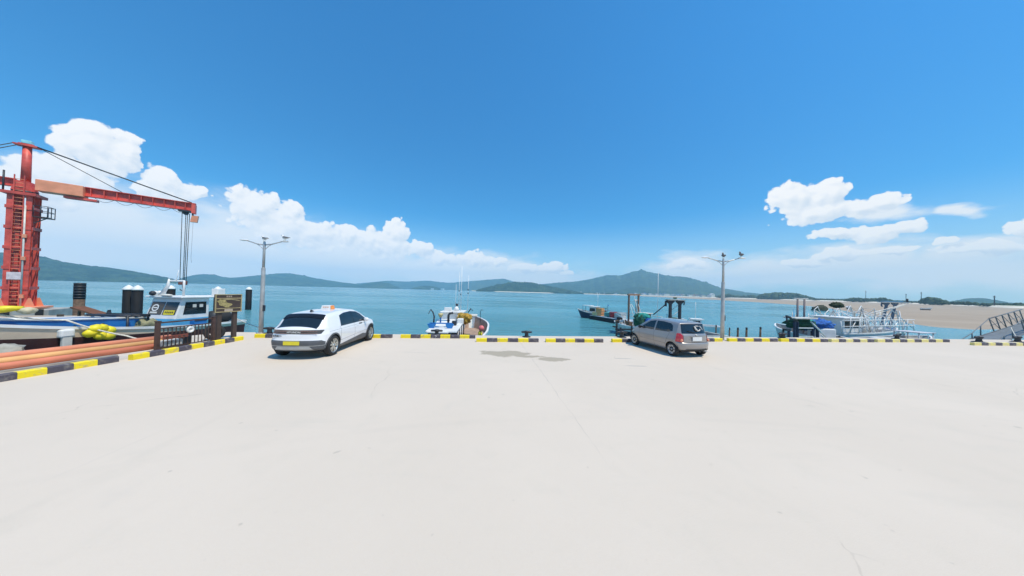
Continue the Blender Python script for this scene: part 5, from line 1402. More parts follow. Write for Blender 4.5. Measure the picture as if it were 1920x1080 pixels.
for i in range(6): part_tube(bJ, 'slanted_strut', [(1.3, -4.0 + 1.3 * i, 1.2), (1.3, -3.2 + 1.3 * i, 2.3)], 0.035, M['white'], 6)
for i in range(4): part_box(bJ, 'gear_box', (0.9 - 0.5 * (i % 2), -0.8 + 1.2 * i, 1.25), (0.5, 0.45, 0.45), [M['offwhite'], M['steel'], M['white'], M['bluenet']][i], 0.05)
gy = thing('net_gantry', 'tall grey blue twin column gantry with flat top on the right', 'gantry', (37.8, 26.6, 0), R(-20))
gmt = mat('gantry_grey_blue', (0.15, 0.17, 0.22), 0.55, scale=4)
for x_ in (-0.3, 0.3):
    q = MB(); q.prism([(-0.78, -2.5), (-0.64, -2.5), (0.06, 2.02), (0.2, 2.2), (0.2, 2.3), (-0.24, 2.3), (-0.24, 2.2), (-0.08, 2.02)], -0.08, 0.08, 'Y'); q.build('column', gmt, gy).location = (x_, 0, 0)
part_box(gy, 'top_plate', (0.15, 0, 2.36), (1.9, 0.5, 0.09), M['steel'])
part_box(gy, 'top_beam', (0.1, 0, 2.45), (1.4, 0.25, 0.05), M['ltblue'])
part_tube(gy, 'side_hook', [(-0.62, 0, 2.3), (-0.66, 0, 2.05), (-0.6, 0, 1.9)], 0.06, gmt)
part_tube(gy, 'side_pole', [(0.75, 0.1, -2.4), (1.0, 0.1, 0.55)], 0.05, M['steel'])
part_tube(gy, 'top_pole', [(1.15, 0, 2.3), (1.15, 0, 2.75)], 0.06, M['darksteel'])
part_box(gy, 'lower_frame', (-0.4, -0.2, -0.55), (1.5, 0.4, 0.08), mat('lilac_steel', (0.42, 0.42, 0.56), 0.6, scale=4))
pn = thing('floating_pontoon', 'white floating pontoon carrying the rail tangle behind the right boats', 'pontoon', (37.0, 29.6, SEA + 0.3), R(6))
q = MB(); q.box((0, 0, -0.2), (11, 2.6, 0.8)); q.build('float_body', M['darksteel'], pn)
q = MB(); q.box((0, 0, 0.25), (11.1, 2.7, 0.1)); q.build('walkway', M['offwhite'], pn)
rnq = random.Random(3)
for i in range(11):
    x_ = -5.2 + i * 0.95
    part_tube(pn, 'rail_post', [(x_, -1.2, 0.3), (x_ + rnq.uniform(-0.3, 0.3), -1.2, 1.6 + rnq.random() * 1.0)], 0.04, M['white'], 6)
for z_ in (1.0, 1.7): part_tube(pn, 'rail', [(-5.2, -1.2, z_), (4.6, -1.2, z_ + 0.2)], 0.035, M['white'], 6)
for i in range(5):
    part_tube(pn, 'bent_pipe', [(-4 + i * 1.4, 0, 0.3), (-3.9 + i * 1.4, 0, 1.9 + rnq.random() * 0.8), (-3.2 + i * 1.4, 0.2, 2.5 + rnq.random() * 0.6), (-2.4 + i * 1.4, 0.2, 1.4)], 0.045, M['white'], 6)

# --- lattice gangway on the right
M['gangway'] = mat('gangway_grey', (0.17, 0.19, 0.205), 0.6, scale=3)
gw = thing('gangway', 'grey lattice sided gangway sloping down at the right frame edge', 'gangway', (38.6, 20.9, -0.1), R(16))
def gp(u, v, w_): return (u, v, lerp(-0.55, 2.0, (u + 1.0) / 9.0) + w_) if False else (u, v, -0.35 + 0.13 * u + w_)
GL = 9.5
for v in (0.0, 1.3):
    part_tube(gw, 'lower_chord', [gp(-0.5, v, 0), gp(GL, v, 0)], 0.04, M['gangway'])
    part_tube(gw, 'top_chord', [gp(3.0, v, 1.25), gp(GL, v, 1.25)], 0.045, M['gangway'])
    part_tube(gw, 'mid_rail', [gp(3.3, v, 0.62), gp(GL, v, 0.62)], 0.022, M['gangway'])
    for i in range(6):
        u = 3.0 + i * 1.2
        part_tube(gw, 'upright', [gp(u + 0.95, v, 0), gp(u, v, 1.25)], 0.035, M['gangway'], 6)
        if i < 5: part_tube(gw, 'lattice_bar', [gp(u, v, 1.25), gp(u + 2.15, v, 0)], 0.018, M['gangway'], 6)
    part_tube(gw, 'end_rail', [gp(-3.2, v, -0.05), gp(0, v, 0.45), gp(3.0, v, 1.25)], 0.026, M['gangway'])
    for u in (-1.5, 0.0, 1.5): part_tube(gw, 'end_post', [gp(u, v, 0 if u > -0.6 else -0.1), gp(u, v, 0.45 + (0.27 * u if u > 0 else 0.16 * u))], 0.035, M['gangway'], 6)
q = MB(); q.add([gp(-0.5, 0.06, 0.0), gp(GL, 0.06, 0.0), gp(GL, 1.24, 0.0), gp(-0.5, 1.24, 0.0), gp(-0.5, 0.06, -0.08), gp(GL, 0.06, -0.08), gp(GL, 1.24, -0.08), gp(-0.5, 1.24, -0.08)], [(0, 1, 2, 3), (7, 6, 5, 4), (0, 4, 5, 1), (1, 5, 6, 2), (2, 6, 7, 3), (3, 7, 4, 0)])
q.build('walkway', M['gangway'], gw)

for u in (0.6, 8.6):
    for v in (0.0, 1.3): part_tube(gw, 'support_leg', [gp(u, v, -0.05), (u, v, -3.0)], 0.07, M['gangway'])

# --- boats on the mud and far water
def tiny(loc, z, hd, L_, lab, hm_):
    o = boat('small_boat', lab, 'boat', loc, hd, L_, L_ * 0.36, 0.7, 1.1, dict(hull=hm_, boot=M['rubber'], inner=M['white'], deck=M['white'], rail=M['white']), 0.45, boot=0.2)
    o.location.z = z
    return o
tiny((201.6, 129.5), -1.0, R(-120), 3.6, 'small white boat with dark bottom stranded alone on the mud flat', M['white'])
tiny((149, 118), -1.15, R(-50), 4.0, 'low pale boat lying on the mud left of the grey gantry top', M['offwhite'])
tiny((148, 250), SEA, R(80), 8.0, 'tiny pale boat far out in front of the villages', M['offwhite'])
# water edge rubble on the mud
for i, (x_, y_, r_, lab) in enumerate(((112, 97, 1.7, 'dark bush topped rock on the mud behind the white rails'),)):
    q = MB(); q.ball((0, 0, 0.3), r_, 16, 9, (1.4, 1, 0.75), 0.6, 2.2, 5.0 + i); o = q.build('rock', mat('weedy_rock', (0.05, 0.055, 0.03), 0.9, scale=2, bump=0.4)); o.location = (x_, y_, -1.4); tag(o, lab, 'rock')

# ropes
def rope(pts, r, lab, sag=0.0):
    P_ = [Vector(p) for p in pts]; out = []
    for a, b_ in zip(P_, P_[1:]):
        for k_ in range(9):
            u = k_ / 8; p = a.lerp(b_, u); p.z -= sag * 4 * u * (1 - u); out.append(p)
    q = MB(); q.tube(out, r, 6); o = q.build('mooring_rope', M['rope']); return tag(o, lab, 'rope', 'mooring ropes')
rope([(-12.1, 13.3, 0.22), (-16.3, 15.6, 0.55)], 0.022, 'pale mooring rope from the left lamp bollard to the boat stern', 0.1)
rope([(-16.75, 8.5, 1.3), (-16.15, 9.7, 0.95), (-15.2, 10.6, 0.25), (-14.6, 11.0, 0.03)], 0.03, 'pale mooring rope draped from the bow post over the tan hull', 0.06)
rope([(33.2, 17.5, 0.28), (38.2, 20.4, 0.7)], 0.02, 'dark sagging rope from the rightmost bollard to the gangway', 0.1)

# ------------------------------------------------------------------ the two cars
def smooth_curve(pts, rad):
    """a polyline y->z turned into a softly rounded function"""
    def f(y):
        return sum(interp(pts, y + rad * k / 4.0) * w for k, w in ((-4, 1), (-3, 2), (-2, 3), (-1, 4), (0, 4), (1, 4), (2, 3), (3, 2), (4, 1))) / 24.0
    return f

def car_shell(sp):
    hy0, hy1 = sp['rear'], sp['front']
    hx = 0.9; hz = 0.6; r = sp.get('r', 0.13)
    def fine(a, b, n, e, m_):
        L = [a + e * k / m_ for k in range(m_)] + [a + e + (b - a - 2 * e) * k / n for k in range(n + 1)] + [b - e + e * (k + 1) / m_ for k in range(m_)]
        return L
    ys = fine(hy0, hy1, 120, r, 6); xs = fine(-hx, hx, 34, r, 6); zs = fine(-hz, hz, 26, r, 6)
    cy, hy = (hy0 + hy1) / 2, (hy1 - hy0) / 2
    zt, zb, wd = smooth_curve(sp['top'], 0.05), smooth_curve(sp['bot'], 0.08), smooth_curve(sp['plan'], 0.08)
    zt = smooth_curve([(y, zt(y)) for y in [hy0 - 0.3 + 0.02 * k for k in range(int((hy1 - hy0 + 0.6) / 0.02) + 1)]], 0.03)
    prof = sp['prof']
    def warp(x, y, z):
        ix, iy, iz = max(-hx + r, min(hx - r, x)), max(hy0 + r, min(hy1 - r, y)), max(-hz + r, min(hz - r, z))
        d = Vector((x - ix, y - iy, z - iz))
        n_ = (abs(x - ix) > 1e-9) + (abs(y - iy) > 1e-9) + (abs(z - iz) > 1e-9)
        if n_ > 1: d = d.normalized() * r
        x, y, z = ix + d.x, iy + d.y, iz + d.z
        s, t = x / hx, (z + hz) / (2 * hz)
        zz = zb(y) + (zt(y) - zb(y)) * t
        w = wd(y) * prof(zz, y)
        X = s * w
        # crown of roof and bonnet
        zz -= sp['crown'] * (s * s) * max(0.0, t - 0.5) * 2 * (0.5 + 0.5 * max(0.0, (zt(y) - 0.9)))
        rearw = sstep(hy0 + sp['rzone'], hy0, y); frontw = sstep(hy1 - 0.7, hy1, y)
        Y = y + rearw * (sp['rearpush'](zz) + sp['rearcurve'] * s ** 2 + 0.10 * s ** 6) - frontw * (0.16 * s ** 2 + 0.2 * s ** 6 - sp['frontpush'](zz))
        return Vector((X, Y, zz))
    bm = bmesh.new(); vd = {}
    nx, ny, nz = len(xs), len(ys), len(zs)
    def V(i, j, k):
        if (i, j, k) not in vd: vd[(i, j, k)] = bm.verts.new(warp(xs[i], ys[j], zs[k]))
        return vd[(i, j, k)]
    def F(a, b, c, d):
        f = bm.faces.new((V(*a), V(*b), V(*c), V(*d))); f.smooth = True
    for j in range(ny - 1):
        for k in range(nz - 1):
            F((0, j, k), (0, j, k + 1), (0, j + 1, k + 1), (0, j + 1, k)); F((nx - 1, j, k), (nx - 1, j + 1, k), (nx - 1, j + 1, k + 1), (nx - 1, j, k + 1))
        for i in range(nx - 1):
            F((i, j, 0), (i, j + 1, 0), (i + 1, j + 1, 0), (i + 1, j, 0)); F((i, j, nz - 1), (i + 1, j, nz - 1), (i + 1, j + 1, nz - 1), (i, j + 1, nz - 1))
    for i in range(nx - 1):
        for k in range(nz - 1):
            F((i, 0, k), (i + 1, 0, k), (i + 1, 0, k + 1), (i, 0, k + 1)); F((i, ny - 1, k), (i, ny - 1, k + 1), (i + 1, ny - 1, k + 1), (i + 1, ny - 1, k))
    bm.normal_update()
    return bm

def cut_poly(bm, lay, poly, axis, test, tagid, over=None):
    """cuts a convex outline into the shell (seen along axis) and tags the faces inside it"""
    ia, ib = (1, 2) if axis == 'X' else ((0, 2) if axis == 'Y' else (0, 1))
    n = len(poly)
    area = sum(poly[i][0] * poly[(i + 1) % n][1] - poly[(i + 1) % n][0] * poly[i][1] for i in range(n))
    if area < 0: poly = poly[::-1]
    lo = (min(p[0] for p in poly) - 0.06, min(p[1] for p in poly) - 0.06); hi = (max(p[0] for p in poly) + 0.06, max(p[1] for p in poly) + 0.06)
    def near(f):
        c = f.calc_center_median(); return lo[0] < c[ia] < hi[0] and lo[1] < c[ib] < hi[1] and test(f, c)
    for i in range(n):
        p, q_ = poly[i], poly[(i + 1) % n]
        fs = [f for f in bm.faces if near(f)]
        if not fs: return
        no = [0, 0, 0]; no[ia] = q_[1] - p[1]; no[ib] = -(q_[0] - p[0])
        co = [0, 0, 0]; co[ia] = p[0]; co[ib] = p[1]
        geom = list({e for f in fs for e in f.edges}) + list({v for f in fs for v in f.verts}) + fs
        bmesh.ops.bisect_plane(bm, geom=geom, plane_co=co, plane_no=Vector(no).normalized(), dist=1e-5)
    for f in bm.faces:
        if not near(f): continue
        if over is not None and f[lay] not in over: continue
        c = f.calc_center_median()
        if all((poly[(i + 1) % n][0] - poly[i][0]) * (c[ib] - poly[i][1]) - (poly[(i + 1) % n][1] - poly[i][1]) * (c[ia] - poly[i][0]) >= -1e-6 for i in range(n)):
            f[lay] = tagid

def islands(fs):
    left = set(fs); out = []
    while left:
        st = [left.pop()]; grp = []
        while st:
            f = st.pop(); grp.append(f)
            for v in f.verts:
                for g in v.link_faces:
                    if g in left: left.remove(g); st.append(g)
        if len(grp) > 3: out.append(grp)
    return out

def split_shell(bm, lay, spec, root):
    """spec: {tag: (name, material, push)}; every tag becomes a part of its own"""
    bm.normal_update()
    out = {}
    for tg, (nm, mt, push) in spec.items():
        fs = [f for f in bm.faces if f[lay] == tg]
        if not fs: continue
        groups = [fs] if tg in (0, 12) else islands(fs)
        for fs in groups:
          vmap = {}; vs = []; ns = []; faces = []
          for f in fs:
            ids = []
            for v in f.verts:
                if v not in vmap:
                    vmap[v] = len(vs); vs.append(v.co + v.normal * push); ns.append(v.normal.copy())
                ids.append(vmap[v])
            faces.append(ids)
          me = bpy.data.meshes.new(nm); me.from_pydata(vs, [], faces); me.materials.append(mt)
          me.polygons.foreach_set('use_smooth', [True] * len(faces)); me.update()
          me.normals_split_custom_set_from_vertices(ns)
          o = bpy.data.objects.new(nm, me); COL.objects.link(o); o.parent = root
          out.setdefault(tg, o); out.setdefault((tg, 'all'), []).append(o)
    return out

def ngon(cy, cz, r, n=28): return [(cy + r * math.cos(2 * PI * (k + 0.5) / n), cz + r * math.sin(2 * PI * (k + 0.5) / n)) for k in range(n)]

def wheel(root, x, y, R_, wdt, side, spokes, rimm, darkm, twin):
    """built with its axle along X; side +1 is the right of the car"""
    q = MB(); q.lathe([(R_ * 0.55, -0.06), (R_ * 0.55, 0.05)], 24, (0, 0, 0), 'X'); w = q.build('wheel', darkm, root, loc=(x, y, R_))
    h = wdt / 2
    q = MB(); q.lathe([(R_ * 0.68, -h), (R_ * 0.9, -h), (R_ * 0.985, -h * 0.72), (R_, -h * 0.4), (R_, h * 0.4), (R_ * 0.985, h * 0.72), (R_ * 0.9, h), (R_ * 0.72, h), (R_ * 0.68, h * 0.85)], 40, (0, 0, 0), 'X', True, False); q.build('tyre', M['rubber'], w)
    q = MB(); f = side * (h - 0.01)
    q.lathe([(R_ * 0.70, f), (R_ * 0.64, f - side * 0.012), (R_ * 0.62, f - side * 0.07)], 36, (0, 0, 0), 'X', True, False)
    q.lathe([(R_ * 0.16, f - side * 0.03), (R_ * 0.15, f - side * 0.005), (0, f)], 20, (0, 0, 0), 'X', True, False)
    for k in range(spokes):
        a = 2 * PI * k / spokes
        for da in ((-0.17, 0.17) if twin else (0.0,)):
            a0, a1 = a + da * 0.6, a + da * (1.55 if twin else 1) + (0.12 if twin else 0)
            p = (f - side * 0.018, R_ * 0.1 * math.cos(a0), R_ * 0.1 * math.sin(a0)); p2 = (f - side * 0.012, R_ * 0.66 * math.cos(a1), R_ * 0.66 * math.sin(a1))
            wd_ = R_ * (0.085 if twin else 0.17)
            d = Vector(p2) - Vector(p); t_ = Vector((1, 0, 0)).cross(d).normalized() * wd_
            P_ = [Vector(p) - t_ * 0.8, Vector(p) + t_ * 0.8, Vector(p2) + t_ * 1.1, Vector(p2) - t_ * 1.1]
            bk = Vector((-side * 0.025, 0, 0))
            q.add(P_ + [v + bk for v in P_], [(0, 1, 2, 3), (0, 4, 5, 1), (1, 5, 6, 2), (2, 6, 7, 3), (3, 7, 4, 0)], False)
    q.build('rim', rimm, w)
    return w

def arch_liner(root, y, R_, xin, xout):
    for s in (-1, 1):
        q = MB(); n = 24
        q.grid([[(s * xx, y + R_ * math.cos(PI * 1.16 * k / n - 0.25), 0.36 + R_ * math.sin(PI * 1.16 * k / n - 0.25)) for xx in (xin, xout)] for k in range(n + 1)], True)
        q.add([(s * xin, y + R_ * 1.0 * math.cos(PI * 1.16 * k / n - 0.25), 0.36 + R_ * math.sin(PI * 1.16 * k / n - 0.25)) for k in range(n + 1)], [tuple(range(n + 1))], False)
        q.build('wheel_arch_liner', M['rubber'], root)

M['carwhite'] = mat('white_car_paint', (0.80, 0.80, 0.81), 0.28, var=0.01, scale=2, coat=1.0)
M['cargrey'] = mat('grey_metallic_car_paint', (0.345, 0.32, 0.305), 0.36, 0.45, var=0.03, scale=2, coat=0.8)
M['clad'] = mat('grey_bumper_cladding', (0.10, 0.105, 0.115), 0.5, var=0.08, scale=5)
M['cladsilver'] = mat('silver_skid_plate', (0.46, 0.48, 0.49), 0.35, 0.55, var=0.05, scale=5)
M['seam'] = mat('panel_gap', (0.10, 0.10, 0.105), 0.8, scale=4)
M['seamdark'] = mat('panel_gap_dark', (0.03, 0.03, 0.03), 0.8, scale=4)
M['gloss'] = mat('gloss_black_trim', (0.012, 0.012, 0.014), 0.12, scale=4)
M['lampgrey'] = mat('smoked_lamp_lens', (0.045, 0.042, 0.042), 0.12, scale=40, col2=(0.11, 0.10, 0.095))
M['redlens'] = mat('red_lamp_lens', (0.62, 0.015, 0.02), 0.12, var=0.15, scale=14, coat=1.0)
M['amberlens'] = mat('amber_lamp_lens', (0.85, 0.30, 0.16), 0.15, scale=14, coat=1.0)
M['rimbright'] = mat('machined_rim', (0.55, 0.55, 0.52), 0.32, 0.8, var=0.05, scale=6)
M['rimsilver'] = mat('silver_hubcap', (0.46, 0.46, 0.46), 0.4, 0.5, var=0.06, scale=6)
M['brakedark'] = mat('wheel_inside_dark', (0.02, 0.02, 0.022), 0.7, scale=6)
M['plateyellow'] = mat('yellow_number_plate', (0.80, 0.66, 0.03), 0.4, var=0.04, scale=9)
M['platewhite'] = mat('white_number_plate', (0.78, 0.78, 0.76), 0.4, var=0.04, scale=9)

def build_car(root, sp):
    bm = car_shell(sp); lay = bm.faces.layers.int.new('part')
    sideR = lambda f, c: abs(c.x) > 0.45 and abs(f.normal.x) > 0.25
    rear = lambda f, c: c.y < sp['rear'] + 0.55 and f.normal.y < -0.12
    topf = lambda f, c: f.normal.z > 0.12 or (c.y < sp['rear'] + 0.9 and c.z > 1.0 and f.normal.z > -0.3 and abs(c.x) < 0.80)
    for kind, poly, tg, over in sp['cuts']:
        t_ = {'side': ('X', sideR), 'sill': ('X', lambda f, c: abs(c.x) > 0.5), 'rear': ('Y', rear), 'rearwide': ('Y', lambda f, c: c.y < sp['rear'] + 0.34), 'top': ('Z', topf), 'front': ('Y', lambda f, c: c.y > sp['front'] - 0.6 and f.normal.y > 0.1)}[kind]
        cut_poly(bm, lay, poly, t_[0], t_[1], tg, over)
    for y, Ra in sp['arches']:
        cut_poly(bm, lay, ngon(y, sp['wr'], Ra + sp['archtrim']), 'X', lambda f, c: abs(c.x) > 0.5, 30, None)
        cut_poly(bm, lay, ngon(y, sp['wr'], Ra), 'X', lambda f, c: abs(c.x) > 0.45, 31, None)
    parts = split_shell(bm, lay, sp['parts'], root)
    bm.free()
    return parts

# --- white taxi -------------------------------------------------------------
tx = thing('taxi', 'white taxi with black rear window and yellow number plate parked at the kerb', 'car', (-7.22, 10.82, 0), R(4.5))
tx.scale = (0.935, 0.955, 0.965)
def profT(z, y):
    low = lerp(0.945, 1.0, sstep(0.22, 0.62, z))
    up = 1 - 0.045 * sstep(0.80, 1.02, z) - 0.235 * max(0.0, (z - 1.0) / 0.58) ** 1.15
    return low * up
spT = dict(rear=-2.30, front=2.345, r=0.12, crown=0.055, rzone=0.75, wr=0.365, archtrim=0.055, rearcurve=0.13,
    top=[(-2.5, 1.03), (-2.30, 1.05), (-2.18, 1.10), (-2.10, 1.14), (-1.78, 1.42), (-1.66, 1.50), (-1.35, 1.555), (-0.6, 1.605), (0, 1.61), (0.42, 1.57), (0.8, 1.43), (1.1, 1.24), (1.38, 1.10), (1.7, 1.04), (2.1, 0.96), (2.3, 0.86), (2.5, 0.78)],
    bot=[(-2.5, 0.33), (-2.25, 0.31), (-1.9, 0.25), (-1.0, 0.20), (1.0, 0.20), (2.0, 0.22), (2.5, 0.28)],
    plan=[(-2.6, 0.84), (-2.3, 0.885), (-1.9, 0.935), (-1.4, 0.945), (0, 0.935), (1.4, 0.945), (1.9, 0.92), (2.5, 0.86)],
    prof=profT,
    rearpush=lambda z: interp([(0.25, 0.12), (0.36, 0.02), (0.60, 0.0), (0.70, 0.035), (0.84, 0.05), (0.87, 0.065), (0.99, 0.07), (1.02, 0.02), (1.12, 0.05)], z),
    frontpush=lambda z: interp([(0.2, -0.08), (0.45, 0.0), (0.7, 0.0), (1.0, -0.08)], z),
    arches=[(-1.5, 0.405), (1.5, 0.405)],
    cuts=[
        ('side', [(-1.02, 1.005), (-0.90, 1.40), (-0.55, 1.475), (0.02, 1.50), (0.44, 1.455), (0.70, 1.345), (1.10, 1.065), (1.12, 1.02)], 2, (0,)),
        ('side', [(-0.04, 0.95), (0.05, 0.95), (0.03, 1.6), (-0.06, 1.6)], 3, (2,)),
        ('top', [(-0.66, -1.72), (0.66, -1.72), (0.665, -2.12), (-0.665, -2.12)], 4, (0,)),
        ('top', [(-0.66, -1.60), (0.66, -1.60), (0.70, -1.79), (-0.70, -1.79)], 5, (0, 4)),
        ('top', [(-0.62, 0.62), (0.62, 0.62), (0.78, 1.34), (-0.78, 1.34)], 6, (0,)),
        ('rearwide', [(-0.80, 0.865), (0.80, 0.865), (0.85, 0.995), (-0.85, 0.995)], 7, (0,)),
        ('rearwide', [(-1.0, 0.2), (1.0, 0.2), (0.96, 0.55), (0.83, 0.655), (-0.83, 0.655), (-0.96, 0.55)], 8, (0,)),
        ('rearwide', [(-0.68, 0.30), (0.68, 0.30), (0.52, 0.46), (-0.52, 0.46)], 9, (8,)),
        ('rearwide', [(-0.95, 0.468), (0.95, 0.468), (0.95, 0.486), (-0.95, 0.486)], 9, (8,)),
        ('sill', [(-1.2, 0.1), (1.2, 0.1), (1.2, 0.30), (1.05, 0.42), (0.72, 0.47), (-1.2, 0.30)], 10, (0,)),
        ('side', [(-1.05, 0.3), (-1.038, 0.3), (-1.038, 1.0), (-1.05, 1.0)], 12, (0,)),
        ('side', [(0.005, 0.3), (0.017, 0.3), (0.017, 1.03), (0.005, 1.03)], 12, (0,)),
        ('side', [(1.06, 0.38), (1.072, 0.38), (1.10, 1.03), (1.088, 1.03)], 12, (0,)),
        ('side', [(-1.05, 0.47), (1.06, 0.60), (1.06, 0.608), (-1.05, 0.478)], 12, (0,)),
        ('side', [(-1.75, 0.90), (1.0, 0.93), (1.0, 0.937), (-1.75, 0.907)], 12, (0,)),
        ('front', [(-0.82, 0.72), (0.82, 0.72), (0.82, 0.84), (-0.82, 0.84)], 13, (0,)),
        ('front', [(-0.9, 0.2), (0.9, 0.2), (0.8, 0.5), (-0.8, 0.5)], 8, (0,)),
    ],
    parts={0: ('body', M['carwhite'], 0), 2: ('side_window', M['glass'], 0), 3: ('window_pillar', M['gloss'], 0.002), 4: ('rear_window', M['glass'], 0), 5: ('rear_spoiler', M['gloss'], 0.012), 6: ('windscreen', M['glass'], 0), 7: ('tail_light_bar', M['lampgrey'], -0.006), 8: ('bumper_cladding', M['clad'], 0.004), 9: ('skid_plate', M['cladsilver'], 0.012), 10: ('sill_cladding', M['clad'], 0.006), 12: ('panel_gap', M['seam'], -0.004), 13: ('headlight_bar', M['lampgrey'], 0), 30: ('wheel_arch_trim', M['clad'], 0.008)})
pT = build_car(tx, spT)
for y in (-1.5, 1.5):
    arch_liner(tx, y, 0.405, 0.55, 0.90)
    for s in (-1, 1): wheel(tx, s * 0.835, y, 0.365, 0.235, s, 5, M['rimbright'], M['brakedark'], True)
q = MB(); q.box((0, 0, 0.28), (1.5, 3.9, 0.12)); q.build('underbody', M['rubber'], tx)
pl = MB(); pl.box((-0.02, -2.315, 0.575), (0.52, 0.025, 0.125)); pl.build('number_plate', M['plateyellow'], tx, 0.005)
# thin light elements in the tail bar
for sgn in (-1, 1):
    for zz in (0.895, 0.965):
        for i in range(6):
            part_box(pT[7], 'lamp_pixel', (sgn * (0.27 + i * 0.085), -2.250 + 0.13 * ((0.27 + i * 0.085) / 0.885) ** 2, zz), (0.06, 0.02, 0.022), mat('lamp_pixel_rose', (0.35, 0.22, 0.2), 0.2, scale=9) if (sgn, zz, i) == (-1, 0.895, 0) else bpy.data.materials['lamp_pixel_rose'])
lt = text_mb('HYUNDAI', 0.10); o = lt.build('lettering', M['white'], pT[7]); o.matrix_local = Matrix.Translation((0.0, -2.245, 0.932)) @ Matrix.Rotation(R(90), 4, 'X')
lt = text_mb('IONIQ 5', 0.085); o = lt.build('badge', M['seamdark'], tx); o.matrix_local = Matrix.Translation((-0.56, -2.205, 0.795)) @ Matrix.Rotation(R(-9), 4, 'Z') @ Matrix.Rotation(R(90), 4, 'X')
# mirrors, handles, antenna, roof sign
for s in (-1, 1):
    q = MB(); q.ball((s * 1.0, 0.86, 1.075), 0.115, 14, 9, (1.0, 0.62, 0.72)); mr = q.build('wing_mirror', M['carwhite'], tx)
    q = MB(); q.bar((s * 0.86, 0.9, 1.01), (s * 0.95, 0.87, 1.03), 0.05); q.build('mirror_foot', M['gloss'], mr)
    for y in (-0.88, 0.22):
        q = MB(); q.box((s * 0.927, y, 0.885), (0.016, 0.2, 0.026)); q.build('door_handle', M['carwhite'], tx, 0.006)
for i in range(3):
    q = MB(); q.box((0.922, 0.42 + i * 0.09, 0.945), (0.012, 0.055, 0.05)); q.build('door_mark', M['clad'], tx)
q = MB(); q.prism([(-1.44, 1.555), (-1.24, 1.57), (-1.40, 1.64)], -0.02, 0.02, 'X'); q.build('shark_fin', M['gloss'], tx)
q = MB(); q.prism([(-0.30, 0.0), (0.19, 0.0), (0.17, 0.17), (-0.25, 0.17)], -0.12, 0.12, 'Y'); rs = q.build('roof_sign', M['white'], tx, 0.02); rs.location = (0, -0.35, 1.60); rs.scale = (0.8, 0.9, 0.85)
q = MB(); q.prism([(0.195, 0.0), (0.27, 0.0), (0.22, 0.17), (0.175, 0.17)], -0.122, 0.122, 'Y'); q.build('orange_end', mat('taxi_sign_orange', (0.90, 0.30, 0.06), 0.4, scale=9), rs, 0.02)
for i in range(3):
    q = MB(); q.box((-0.14 + i * 0.1, -0.122, 0.085), (0.065, 0.008, 0.055)); q.build('sign_mark', mat('taxi_sign_mark', (0.72, 0.40, 0.25), 0.5, scale=9), rs)

